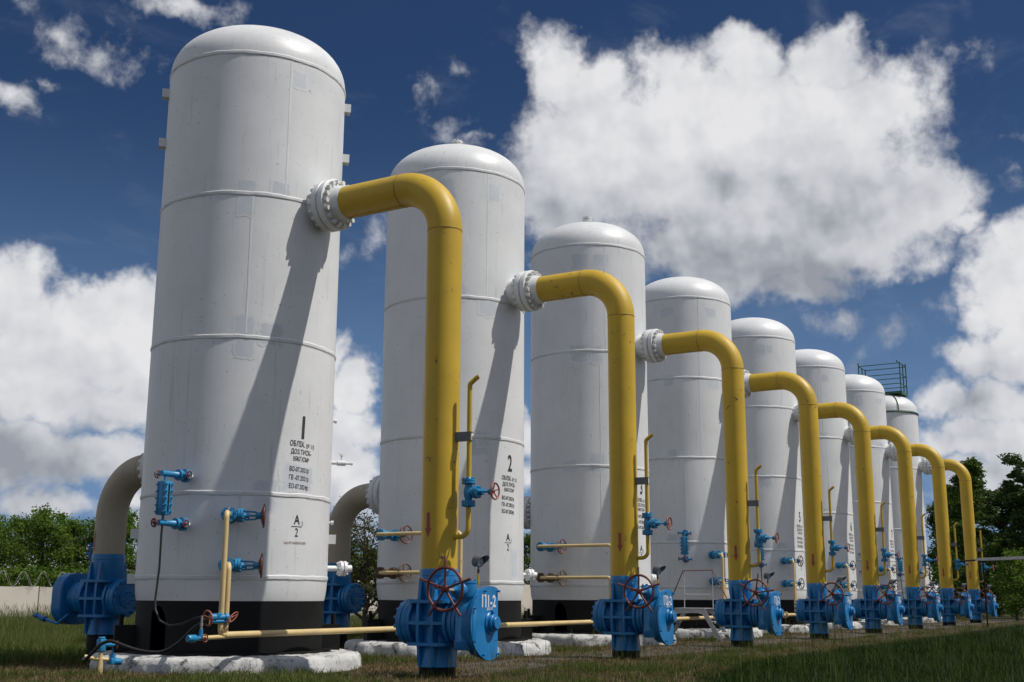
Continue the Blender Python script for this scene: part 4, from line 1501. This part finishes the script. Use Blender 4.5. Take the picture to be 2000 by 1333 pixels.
mb = MB()
mb.bbox((.15, -.07, .20), (.11, .11, .10), .02); mb.lathe([(.24, .035), (.30, .03), (.31, .018), (.38, .012)], (.15, -.07, 0), seg=12); mb.lathe([(0, .05), (.02, .05)], (.15, -.07, .26), (.0, 0, 1), 14)
mb.lathe([(0, .05), (.09, .045), (.10, .035)], (.18, -.09, .19), (.8, -.6, 0), 14)
mb.build('side_valve', M['lightblue'], t)
t = empty('hose', (0, 0, 0))
mb = MB()
hp = [(-2.68, .15, .24), (-2.77, .02, .22), (-2.79, -.10, .29), (-2.77, -.18, .37), (-2.73, -.25, .45), (-2.68, -.36, .49), (-2.63, -.47, .46), (-2.54, -.67, .39), (-2.45, -.88, .35), (-2.36, -1.08, .36), (-2.27, -1.27, .48), (-2.20, -1.43, .65), (-2.12, -1.60, .78), (-2.05, -1.66, .81)]
sm = []
for k in range(len(hp) - 1):
    p0, p1, p2, p3 = [Vector(hp[min(max(q, 0), len(hp) - 1)]) for q in (k - 1, k, k + 1, k + 2)]
    for s in range(4):
        q = s / 4
        sm.append(0.5 * ((2 * p1) + (p2 - p0) * q + (2 * p0 - 5 * p1 + 4 * p2 - p3) * q * q + (3 * p1 - p0 - 3 * p2 + p3) * q ** 3))
sm.append(Vector(hp[-1]))
mb.tube(sm, .024, 12)
h = mb.build('hose_run', M['rubber'], t)
tag(t, 'thick black rubber hose sagging from the cream standpipe up to the blue cock', 'hose')

# ------------------------------------------------------------------ stiles over the header
def stile(x0, label, zs=1.0):
    t = tag(empty('stile', (x0, -1.66, 0)), label, 'stile', 'step-over stiles across the drain pipe')
    w, hz = .62, .80
    for sx in (0, w):
        mb = MB()
        out = [(-.90, 0), (-.78, 0), (-.36, hz - .12), (-.22, hz - .09), (.22, hz - .09), (.36, hz - .12), (.78, 0), (.90, 0), (.42, hz + .02), (-.42, hz + .02)]
        mb.prism([(a, b) for a, b in out], (sx, 0, 0), (0, 1, 0), (0, 0, 1), .012)
        mb.prism([(-.42, hz + .012), (.42, hz + .012), (.42, hz + .02), (-.42, hz + .02)], (sx - .03, 0, 0), (0, 1, 0), (0, 0, 1), .06)
        mb.build('side_frame', M['silver'], t)
    for (y, z) in [(-.73, .22), (-.58, .50), (.73, .22), (.58, .50)]:
        mb = MB(); mb.box((w / 2, y, z), (w - .02, .20, .02)); mb.box((w / 2, y - .09, z - .02), (w - .02, .008, .04)); mb.build('tread', M['silver'], t)
    mb = MB(); mb.box((w / 2, 0, hz + .03), (w, .84, .012)); mb.build('platform', M['silver'], t)
    mb = MB()
    for y in (-.40, .40):
        mb.tube([(w + .02, y, hz - .05), (w + .02, y, hz + 1.0)], .014, 8)
    mb.tube([(w + .02, -.40, hz + .38), (w + .02, .40, hz + .38)], .010, 8)
    mb.build('railing_post', M['silver'], t)
    mb = MB()
    mb.tube([(w + .02, .95, hz - .10), (w + .02, .42, hz + .99), (w + .02, -.42, hz + 1.0), (w + .02, -.95, hz - .05)], .016, 10)
    mb.build('handrail', M['red'], t)


stile(14.75, 'grey metal step-over stile with a red handrail in front of the fourth tank')
stile(36.6, 'small distant stile with red handrail beside the seventh tank')

# ------------------------------------------------------------------ railing on the last tank
t = tag(empty('service_platform', (7 * S, 0, 10.62)), 'green service railing standing on the dome of the farthest white tank', 'railing')
hx, hy, ht = .62, .98, 1.52
mb = MB()
for (a, b) in [((-hx, -hy), (hx, -hy)), ((hx, -hy), (hx, hy)), ((hx, hy), (-hx, hy)), ((-hx, hy), (-hx, -hy))]:
    c = Vector(((a[0] + b[0]) / 2, (a[1] + b[1]) / 2, .12))
    L = math.hypot(a[0] - b[0], a[1] - b[1])
    rz = math.atan2(b[1] - a[1], b[0] - a[0])
    mb.box(c, (L, .06, .12), Matrix.Rotation(rz, 3, 'Z'))
mb.build('base_frame', M['green'], t)
mb = MB(); mb.box((0, 0, .13), (2 * hx - .07, 2 * hy - .07, .02)); mb.build('deck', M['green'], t)
for (x, y) in [(-hx, -hy), (hx, -hy), (hx, hy), (-hx, hy), (0, -hy), (0, hy)]:
    mb = MB(); mb.box((x, y, .06 + ht / 2), (.045, .045, ht)); mb.build('post', M['green'], t)
for z in (.55, 1.02, ht + .02):
    for (a, b) in [((-hx, -hy), (hx, -hy)), ((hx, -hy), (hx, hy)), ((hx, hy), (-hx, hy)), ((-hx, hy), (-hx, -hy))]:
        mb = MB(); mb.tube([(a[0], a[1], z), (b[0], b[1], z)], .02, 8); mb.build('rail', M['green'], t)
for (x, y) in [(-hx, -hy + .1), (hx, -hy), (-hx, hy)]:
    mb = MB(); mb.tube([Vector((x, y, ht)) + Vector((0, 0, .02))] + arc((x - .06, y, ht + .10), (1, 0, 0), (0, 0, 1), .06, 0, PI * 1.2, 8), .018, 8); mb.build('hook', M['green'], t)
# green hoop and straps round that dome
mb = MB(); mb.torus((0, 0, 9.72), (0, 0, 1), TR + .02, .035, 90, 8); mb.build('hoop', M['green'], tanks[7])
for pa in (-52, 40, 140, -140):
    d = phi_dir(pa)
    mb = MB()
    pts = []
    for k in range(9):
        tt = PI / 2 * k / 10
        e = 2.25
        pts.append(d * (TR * math.cos(tt) ** (2 / e) + .02) + Vector((0, 0, ZT - DOME + DOME * math.sin(tt) ** (2 / e) + .02 - .1 * (k == 0))))
    mb.tube(pts, .02, 8)
    mb.build('strap', M['green'], tanks[7])

# ------------------------------------------------------------------ cable tray at the right edge
t = tag(empty('cable_tray', (36.6, -5.0, 0)), 'grey perforated cable tray on posts beyond the last blue valve', 'cable tray')
e = Vector((-2.9, -3.1, 0)).normalized()
rz = math.atan2(e.y, e.x)
rot = Matrix.Rotation(rz, 3, 'Z')
mb = MB()
for s in (-1, 1):
    mb.box(e * 4 + rot @ Vector((0, s * .15, 2.62)), (8.0, .008, .11), rot)
for k in range(40):
    mb.box(e * (.1 + k * .2) + Vector((0, 0, 2.575)), (.10, .29, .012), rot)
mb.build('tray', M['silver'], t)
mb = MB()
mb.tube([e * -1.6 + Vector((.6, .6, 2.58)), e * -.2 + Vector((0, 0, 2.60)), e * 3 + Vector((0, 0, 2.61)), e * 8 + Vector((0, 0, 2.61))], .035, 8)
mb.build('cable', M['rubber'], t)
mb = MB()
mb.tube([e * 3.5 + rot @ Vector((0, -.1, 2.72)), e * 8 + rot @ Vector((0, -.1, 2.80))], .03, 8)
mb.build('gas_line', M['yellow'], t)
for k in (.25, 6.4):
    mb = MB(); mb.tube([e * k, e * k + Vector((0, 0, 2.56))], .03, 10); mb.box(e * k + Vector((0, 0, 2.55)), (.06, .42, .05), rot); mb.build('post', M['black'], t)
# ------------------------------------------------------------------ concrete wall with razor wire
CAMP = Vector((-14.1703, -13.8206, 0))


def at(px, depth, z=0.0):
    """ground point seen at a bearing given in photo columns, at a depth along the heading"""
    return CAMP + fwd_h * depth + right_h * ((px - 1000) / 2243 * depth) + Vector((0, 0, z))


t = empty('perimeter_wall', at(40, 48))
tag(t, 'pale weathered concrete panel wall behind the tanks, topped with razor wire', 'wall')
def on_line(px, n):
    """ground point at a bearing on the line n metres in front of the row"""
    d_ = (fwd_h + right_h * ((px - 1000) / 2243)).normalized()
    return CAMP + d_ * ((-n - CAMP.y) / d_.y)


W_ = [on_line(-420, -24), on_line(250, -24), on_line(600, -15), on_line(1150, -15)]
SEG = [(W_[0], W_[1], 1.37), (W_[1], W_[2], 1.50), (W_[2], W_[3], 1.64)]
rnd = random.Random(5)
w = tag(empty('razor_wire', t.location), 'coils of grey razor wire running along the wall top', 'razor wire')
for (A, B, hw) in SEG:
    dv = (B - A).normalized()
    rz = math.atan2(dv.y, dv.x)
    Lw = (B - A).length
    npan = max(2, int(Lw / 2.95))
    rot = Matrix.Rotation(rz, 3, 'Z')
    for k in range(npan):
        top = hw + rnd.uniform(-.035, .035)
        c = A + dv * ((k + .5) * Lw / npan)
        mb = MB()
        L = Lw / npan - .035
        n = 14
        up = [(L * (j / n - .5), top + rnd.uniform(-.02, .012)) for j in range(n + 1)]
        out = [(-L / 2, -.3), (L / 2, -.3)] + up[::-1]
        mb.prism(out, c - t.location + rot @ Vector((0, rnd.uniform(-.03, .03), 0)), rot @ Vector((1, 0, 0)), (0, 0, 1), .14)
        mb.build('panel', M['wall'], t, smooth=0)
        mb = MB(); mb.tube([c - w.location + Vector((0, 0, hw - .1)), c - w.location + Vector((0, 0, hw + .55))], .015, 5); mb.build('post', M['chrome'], w)
    # two interleaved coils of wire
    for sgn in (1, -1):
        pts = []
        for k in range(int(Lw / .85) * 12):
            s_ = k / 12 * .85
            a = 2 * PI * k / 12 * sgn
            wob = 1 + .12 * mnoise.noise((s_ * .8, sgn, hw))
            pts.append(A + dv * (s_ + .22 * math.sin(a)) - w.location + rot @ Vector((0, .24 * math.sin(a) * wob, 0)) + Vector((0, 0, hw + .27 + .27 * math.cos(a) * wob)))
        mb = MB()
        mb.tube(pts, .009, 4, caps=False)
        mb.build('coil', M['chrome'], w)

# ------------------------------------------------------------------ trees


def leaf_mesh(centers, spread, n, size, mat, seed, flat=1.0, aspect=0.55):
    """many small rhombic leaves around the clump centres"""
    rg = np.random.default_rng(seed)
    C_ = np.array(centers)
    idx = rg.integers(0, len(C_), n)
    sp = np.array(spread)[idx]
    off = rg.normal(0, 1, (n, 3))
    off /= np.maximum(1e-6, np.linalg.norm(off, axis=1, keepdims=True))
    off *= (rg.random((n, 1)) ** .45) * sp[:, None]
    off[:, 2] *= flat
    P = C_[idx] + off
    d1 = rg.normal(0, 1, (n, 3)); d1[:, 2] *= .6
    d1 /= np.linalg.norm(d1, axis=1, keepdims=True)
    d2 = rg.normal(0, 1, (n, 3))
    d2 -= (d2 * d1).sum(1, keepdims=True) * d1
    d2 /= np.linalg.norm(d2, axis=1, keepdims=True)
    s = size * rg.uniform(.6, 1.35, (n, 1))
    V = np.stack([P - d1 * s, P + d2 * s * aspect, P + d1 * s, P - d2 * s * aspect], 1).reshape(-1, 3)
    me = bpy.data.meshes.new('crown')
    me.vertices.add(4 * n)
    me.vertices.foreach_set('co', V.astype(np.float32).ravel())
    me.loops.add(4 * n)
    me.loops.foreach_set('vertex_index', np.arange(4 * n, dtype=np.int32))
    me.polygons.add(n)
    me.polygons.foreach_set('loop_start', np.arange(0, 4 * n, 4, dtype=np.int32))
    me.polygons.foreach_set('loop_total', np.full(n, 4, dtype=np.int32))
    me.materials.append(mat)
    me.update()
    me.validate()
    return me


def tree(name, label, loc, h, rad, seed, leafm, nleaf, lsize, base=0.25, kind='round', group=None, lean=(0, 0), tr=None, cat='tree', spread=.5):
    rg = random.Random(seed)
    t = tag(empty(name, loc), label, cat, group)
    tr = tr or h * .022
    mb = MB()
    cl, sp = [], []
    trunk = []
    for k in range(9):
        f = k / 8
        trunk.append(Vector((lean[0] * f * f * h + rg.uniform(-.02, .02) * h * f, lean[1] * f * f * h + rg.uniform(-.02, .02) * h * f, -.1 + h * .93 * f)))
    mb.tube(trunk, [tr * (1 - .85 * k / 8) for k in range(9)], 7)

    def env(f):
        if kind == 'round': return max(.15, math.sin(PI * min(1, max(0, (f - base * .6) / (1.04 - base * .6))) ** .8))
        if kind == 'birch': return max(.12, math.sin(PI * min(1, max(0, (f - base * .5) / (1.08 - base * .5))) ** .7)) * .9
        if kind == 'pine': return max(.25, (1 - abs(f - .72) * 1.3))
        return 1
    nb = {'round': 30, 'birch': 34, 'pine': 26, 'bare': 26}[kind]
    for b in range(nb):
        f = base + (1 - base) * ((b + rg.random()) / nb)
        k = min(7, int(f * 8))
        p = trunk[k].lerp(trunk[k + 1], f * 8 - k)
        az = b * 2.4 + rg.uniform(-.5, .5)
        up = {'round': rg.uniform(.25, .9), 'birch': rg.uniform(.1, .9), 'pine': rg.uniform(-.1, .45), 'bare': rg.uniform(.2, 1.1)}[kind]
        L = rad * env(f) * rg.uniform(.6, 1.12)
        d = Vector((math.cos(az), math.sin(az), up)).normalized()
        pts = [p]
        for s in range(1, 6):
            bendv = Vector((rg.uniform(-.22, .22), rg.uniform(-.22, .22), rg.uniform(-.12, .2) - (.12 * s if kind == 'birch' else 0) + (.05 * s if kind == 'pine' else 0)))
            d = (d + bendv).normalized()
            pts.append(pts[-1] + d * L / 5)
        r0 = tr * (1 - .8 * f) * .5 + .006
        mb.tube(pts, [r0 * (1 - .8 * s / 5) for s in range(6)], 5, caps=False)
        ntw = 5 if kind != 'bare' else 9
        for s in range(ntw):
            q = rg.uniform(.25, 1.0) * 5
            j = min(4, int(q))
            b0 = pts[j].lerp(pts[j + 1], q - j)
            td = Vector((rg.uniform(-1, 1), rg.uniform(-1, 1), rg.uniform(-.3, .9))).normalized()
            tl = L * rg.uniform(.18, .42)
            b1 = b0 + td * tl * .5
            b2 = b1 + (td + Vector((rg.uniform(-.5, .5), rg.uniform(-.5, .5), rg.uniform(-.4, .4)))).normalized() * tl * .5
            mb.tube([b0, b1, b2], [r0 * .45, r0 * .3, r0 * .12 + .002], 4, caps=False)
            cl += [tuple(b1), tuple(b2)]
            ss = spread * rg.uniform(.5, 1.25)
            sp += [ss * .8, ss]
            if kind == 'bare':
                for _ in range(3):
                    e = b0.lerp(b2, rg.uniform(.3, 1)) + Vector((rg.uniform(-1, 1), rg.uniform(-1, 1), rg.uniform(-.6, 1))) * tl * .35
                    mb.tube([b0.lerp(b2, rg.uniform(.3, .9)), e], [r0 * .22 + .002, .002], 3, caps=False)
        cl.append(tuple(pts[-1])); sp.append(spread)
    mb.build('trunk', M['bark'], t)
    if nleaf:
        obj('crown', leaf_mesh(cl, sp, nleaf, lsize, leafm, seed, .5 if kind == 'pine' else .8, .34 if kind == 'pine' else .55), t)
    return t


GL = 'leafy trees beyond the wall'
ls = [(-75, 62, 4.9, 2.4, 'leafdark', 'dark leafy tree at the left edge of the view beyond the wall'),
      (22, 58, 4.7, 2.2, 'leaf', 'bright green bushy tree beyond the wall, leftmost full crown'),
      (78, 65, 5.4, 2.3, 'leafdark', 'dark green round tree in the second row beyond the wall'),
      (118, 57, 5.05, 2.3, 'leaf', 'tallest bright green tree beyond the wall next to the beige pipe'),
      (170, 61, 5.0, 2.2, 'leaf', 'green leafy tree partly behind the nearest beige pipe'),
      (232, 60, 4.9, 2.0, 'leafdark', 'dark leafy tree right behind the nearest beige pipe'),
      (262, 57, 5.2, 1.9, 'leaf', 'green leafy tree showing between beige pipe and largest tank'),
      (325, 60, 4.8, 2.2, 'leaf', 'green leafy tree hidden mostly by the largest tank')]
for k, (px, dp, h, r, mt, lab) in enumerate(ls):
    tree('leafy_tree', lab, at(px, dp), h, r, 100 + k, M[mt], 10500, .068, .12, 'round', GL, spread=.48)
for k, (px, dp, h, r) in enumerate([(5, 53, 1.9, 1.5), (60, 53, 2.2, 1.4), (150, 53, 2.0, 1.6), (215, 53, 2.1, 1.5), (268, 52, 2.0, 1.3)]):
    tree('bush', ['low bush showing above the wall at the left edge', 'low bright bush over the wall joint', 'wide low bush above the wall beside the blue gear case', 'low bush over the wall behind the blue valve', 'low bush over the wall beside the largest tank'][k],
         at(px, dp), h, r, 140 + k, M['leaf'], 4200, .06, .05, 'round', 'bushes behind the wall', cat='bush', spread=.4)

tree('sparse_tree', 'sparse twiggy tree with reddish young leaves between the first two tanks', at(730, 29.5), 2.75, 1.5, 33, M['leafred'], 5200, .036, .18, 'bare', None, (-.02, .05), .085, spread=.28)
tree('leafy_tree', 'dense green tree above the wall behind the twiggy one', at(672, 52), 3.6, 1.9, 171, M['leaf'], 7000, .07, .1, 'round', GL, spread=.45)
tree('leafy_tree', 'green tree seen through the gap right of the second tank', at(1034, 62), 4.4, 1.9, 173, M['leafdark'], 6000, .07, .1, 'round', GL, spread=.45)
tree('leafy_tree', 'low green tree behind the wall next to the first drain stub', at(742, 54), 3.1, 1.8, 174, M['leaf'], 6000, .07, .1, 'round', GL, spread=.45)

GR = 'tall trees beyond the last tank'
tree('birch_tree', 'tall drooping birch behind the last two yellow pipes', at(1868, 78), 10.7, 2.9, 61, M['leafdark'], 34000, .10, .12, 'birch', GR, spread=.55)
tree('birch_tree', 'second birch crown just left of the last tank pipe', at(1826, 84), 9.6, 2.3, 62, M['leafdark'], 20000, .10, .12, 'birch', GR, spread=.55)
tree('pine_tree', 'big dark pine at the right edge of the view', at(2024, 66), 8.0, 4.0, 63, M['needle'], 34000, .14, .15, 'pine', GR, spread=.55, tr=.26)
tree('pine_tree', 'dark pine with open branches left of the biggest one', at(1960, 72), 7.5, 2.5, 64, M['needle'], 20000, .13, .15, 'pine', GR, spread=.45, tr=.18)
tree('leafy_tree', 'fresh green young tree below the dark pines', at(1941, 60), 3.6, 1.25, 65, M['leaf'], 6500, .06, .1, 'round', GR, spread=.4)
tree('leafy_tree', 'dark dense shrub tree at the foot of the pines', at(1990, 64), 3.3, 2.2, 66, M['leafdark'], 9000, .075, .05, 'round', GR, spread=.5)
tree('leafy_tree', 'dark bushy tree low between the last yellow pipes', at(1908, 74), 4.4, 2.3, 67, M['leafdark'], 9000, .075, .05, 'round', GR, spread=.5)
tree('leafy_tree', 'light green sapling right of the last tank', at(1818, 66), 3.8, .9, 68, M['leaf'], 4000, .06, .1, 'round', GR, spread=.4)
tree('leafy_tree', 'wide dark tree far off beyond the cable tray', at(2070, 80), 5.0, 3.2, 69, M['leafdark'], 9000, .08, .05, 'round', GR, spread=.55)
tree('leafy_tree', 'dark tree filling the gap behind the rightmost pipe', at(1930, 86), 6.0, 2.6, 70, M['leafdark'], 9000, .085, .05, 'round', GR, spread=.55)

# far woods that close the horizon all round
rg = np.random.default_rng(8)
cl, sp = [], []
for k in range(520):
    a = rg.uniform(0, 2 * PI)
    px_ = CAMP + Vector((math.cos(a), math.sin(a), 0)) * rg.uniform(150, 190)
    for q in range(4):
        cl.append((px_.x + rg.uniform(-3, 3), px_.y + rg.uniform(-3, 3), rg.uniform(.5, 5.0)))
        sp.append(rg.uniform(1.5, 2.6))
tag(obj('far_woods', leaf_mesh(cl, sp, 60000, .42, M['leafdark'], 9, .8, .6)), kind='stuff')

# ------------------------------------------------------------------ grass


def tuft(name, mat, nblade, h, spread_, w, seed, lean=.5, heads=0.0):
    rg = np.random.default_rng(seed)
    vs, fs = [], []
    for b in range(nblade):
        bx, by = rg.normal(0, spread_, 2)
        hh = h * rg.uniform(.45, 1.15)
        az = rg.uniform(0, 2 * PI)
        ln = hh * lean * rg.uniform(.1, 1.0)
        wx, wy = -math.sin(az + .6) * w / 2, math.cos(az + .6) * w / 2
        b0 = len(vs)
        for (f, ww) in ((0, 1.0), (.5, .8), (.85, .4)):
            ox, oy = math.cos(az) * ln * f * f, math.sin(az) * ln * f * f
            z = hh * f * (1 - .18 * f * lean)
            vs += [(bx + ox - wx * ww, by + oy - wy * ww, z), (bx + ox + wx * ww, by + oy + wy * ww, z)]
        vs.append((bx + math.cos(az) * ln, by + math.sin(az) * ln, hh * (1 - .18 * lean)))
        fs += [(b0, b0 + 1, b0 + 3, b0 + 2), (b0 + 2, b0 + 3, b0 + 5, b0 + 4), (b0 + 4, b0 + 5, b0 + 6)]
        if rg.random() < heads:       # seed head on a thin stalk
            t0 = len(vs)
            hx, hy = bx + math.cos(az) * ln * .6, by + math.sin(az) * ln * .6
            z1 = hh * 1.35
            for (zz, ww) in ((0, .3), (z1 * .75, .25), (z1 * .85, 1.1), (z1, .3)):
                f = zz / z1
                vs += [(bx + (hx - bx) * f - wx * ww * .6, by + (hy - by) * f - wy * ww * .6, zz), (bx + (hx - bx) * f + wx * ww * .6, by + (hy - by) * f + wy * ww * .6, zz)]
            for q in range(3):
                fs.append((t0 + 2 * q, t0 + 2 * q + 1, t0 + 2 * q + 3, t0 + 2 * q + 2))
    me = bpy.data.meshes.new(name)
    me.from_pydata(vs, [], fs)
    me.materials.append(mat)
    me.update()
    return bpy.data.objects.new(name, me)      # never linked to the scene: only its copies show


def scatter(name, pts, srcs, seed):
    """one stuff object per tuft kind, whose points carry the tufts"""
    rg = np.random.default_rng(seed)
    pts = np.asarray(pts, np.float32)
    pick = rg.integers(0, len(srcs), len(pts))
    for k, src in enumerate(srcs):
        P = pts[pick == k]
        if not len(P): continue
        me = bpy.data.meshes.new(name)
        me.vertices.add(len(P))
        me.vertices.foreach_set('co', P[:, :3].ravel())
        a = me.attributes.new('turn', 'FLOAT', 'POINT'); a.data.foreach_set('value', rg.uniform(0, 2 * PI, len(P)).astype(np.float32))
        a = me.attributes.new('size', 'FLOAT', 'POINT'); a.data.foreach_set('value', P[:, 3].copy())
        o = obj(name, me)
        tag(o, kind='stuff')
        ng = bpy.data.node_groups.new('scatter', 'GeometryNodeTree')
        ng.interface.new_socket('Geometry', in_out='INPUT', socket_type='NodeSocketGeometry')
        ng.interface.new_socket('Geometry', in_out='OUTPUT', socket_type='NodeSocketGeometry')
        gi, go = ng.nodes.new('NodeGroupInput'), ng.nodes.new('NodeGroupOutput')
        io = ng.nodes.new('GeometryNodeInstanceOnPoints')
        oi = ng.nodes.new('GeometryNodeObjectInfo')
        oi.inputs['Object'].default_value = src
        na, nb = ng.nodes.new('GeometryNodeInputNamedAttribute'), ng.nodes.new('GeometryNodeInputNamedAttribute')
        na.data_type = nb.data_type = 'FLOAT'
        na.inputs['Name'].default_value, nb.inputs['Name'].default_value = 'turn', 'size'
        cx = ng.nodes.new('ShaderNodeCombineXYZ')
        L = ng.links.new
        L(na.outputs['Attribute'], cx.inputs[2])
        L(gi.outputs[0], io.inputs['Points'])
        L(oi.outputs['Geometry'], io.inputs['Instance'])
        L(cx.outputs[0], io.inputs['Rotation'])
        L(nb.outputs['Attribute'], io.inputs['Scale'])
        L(io.outputs[0], go.inputs[0])
        md = o.modifiers.new('scatter', 'NODES')
        md.node_group = ng


LONG = [tuft('long_grass_tuft', M['grasslong'], 30, hh_, .11, .009, s, ln_, .03) for s, hh_, ln_ in ((1, .27, 1.1), (2, .34, .9), (3, .22, 1.3))]
MID = [tuft('mid_grass_tuft', M['grassmid'], 22, .15, .075, .009, s, .8, .0) for s in (4, 5)]
FAR = [tuft('meadow_grass_tuft', M['grassfar'], 24, .55, .14, .016, s, .55, .25) for s in (6, 7)]
STRAW = [tuft('straw_tuft', M['straw'], 16, .09, .10, .008, s, 1.6, 0) for s in (8, 9)]
SEED = [tuft('seed_grass_tuft', M['grassmid'], 5, .55, .08, .008, s, .45, .8) for s in (10,)]


def polar(n, seed, d0, d1, a0=-27, a1=27):
    """points spread evenly over the view: bearing uniform, distance log-uniform"""
    rg = np.random.default_rng(seed)
    b = np.radians(rg.uniform(a0, a1, n))
    d = np.exp(rg.uniform(math.log(d0), math.log(d1), n))
    f, r = np.array(fwd_h)[:2], np.array(right_h)[:2]
    xy = np.array(CAMP)[:2] + d[:, None] * (np.cos(b)[:, None] * f + np.sin(b)[:, None] * r)
    return xy, d, rg


def nz2(xy, s, o):
    return np.array([mnoise.noise((x * s, y * s, o)) for x, y in xy])


def clear(xy):
    """keeps off the concrete bases and the valve feet"""
    k = np.round(xy[:, 0] / S).clip(0, 7)
    dx = xy[:, 0] - k * S
    ok = np.hypot(dx, xy[:, 1]) > 2.12
    return ok


# edge of the long grass: distance in front of the row, by position along it
EDGE_X = [-30, -8, -4, 0, 6, 11, 20, 45, 60]
EDGE_N = [14, 10.4, 8.8, 7.5, 6.1, 6.2, 6.1, 5.2, 4.8]
xy, d, rg = polar(52000, 21, 11, 75)
n = -xy[:, 1]
edge = np.interp(xy[:, 0], EDGE_X, EDGE_N) + .45 * nz2(xy, .6, 1) + .25 * nz2(xy, 2.2, 2)
keep = (n > edge)
size = rg.uniform(.55, 1.0, len(d)) * np.clip((n - edge) / 1.2, .35, 1.0) * (1 + .25 * nz2(xy, .35, 5)) * np.clip(1.15 - d * .006, .75, 1.1)
k = keep
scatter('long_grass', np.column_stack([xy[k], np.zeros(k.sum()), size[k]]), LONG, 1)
k2 = keep & (rg.random(len(d)) < .025)
scatter('seed_grass', np.column_stack([xy[k2], np.zeros(k2.sum()), size[k2] * 1.1]), SEED, 2)
# a loose fringe of seed stalks along that edge, in front of the valves
k3 = (~keep) & (n > edge - 1.9) & (rg.random(len(d)) < .06) & clear(xy)
scatter('seed_grass', np.column_stack([xy[k3], np.zeros(k3.sum()), rg.uniform(.5, .95, k3.sum())]), SEED, 3)

# short patchy grass and straw on the trodden soil
xy, d, rg = polar(46000, 22, 12, 70)
n = -xy[:, 1]
edge = np.interp(xy[:, 0], EDGE_X, EDGE_N)
q = nz2(xy, .55, 9) + .5 * nz2(xy, 1.9, 4)
path = (n > 2.3) & (n < 4.6) & (xy[:, 0] > -1)
left = xy[:, 0] < -.4
back = n < -2.6
dens_ = np.where(left, .30 + .95 * q, np.where(path, -.52 + .85 * q, .02 + .9 * q))
dens_ = np.where(back, .35 + 1.0 * q, dens_)
# bare earth beside the largest tank
bare = (xy[:, 0] < -1.0) & (n < -.9 + .25 * q) & (n > -2.9 + .3 * q)
dens_ = np.where(bare, dens_ - .55, dens_)
k = (n < edge + .4) & clear(xy) & (rg.random(len(d)) < dens_) & (n > -9)
scatter('short_grass', np.column_stack([xy[k], np.zeros(k.sum()), rg.uniform(.5, 1.25, k.sum()) * np.where(back[k], 1.5, 1.0)]), MID, 4)
k = (n < edge + .3) & clear(xy) & (rg.random(len(d)) < .32 - .45 * q - .10 * path + .18 * left) & (n > -12)
scatter('straw', np.column_stack([xy[k], np.zeros(k.sum()), rg.uniform(.6, 1.4, k.sum())]), STRAW, 5)

# meadow behind the tanks up to the wall, and beyond the end of the row
xy, d, rg = polar(42000, 23, 19, 100)
n = -xy[:, 1]
q = nz2(xy, .25, 6)
k = ((n < -5.4 + .8 * q) | (xy[:, 0] > 50)) & (rg.random(len(d)) < .95)
sz = rg.uniform(.30, .62, len(d)) * (1 + .35 * q) * np.where((xy[:, 0] > 6) & (xy[:, 0] < 40) & (n < -9), 1.5, 1.0) * np.clip((-n - 4.5) / 3 + (xy[:, 0] > 50) * 2, .3, 1.0)
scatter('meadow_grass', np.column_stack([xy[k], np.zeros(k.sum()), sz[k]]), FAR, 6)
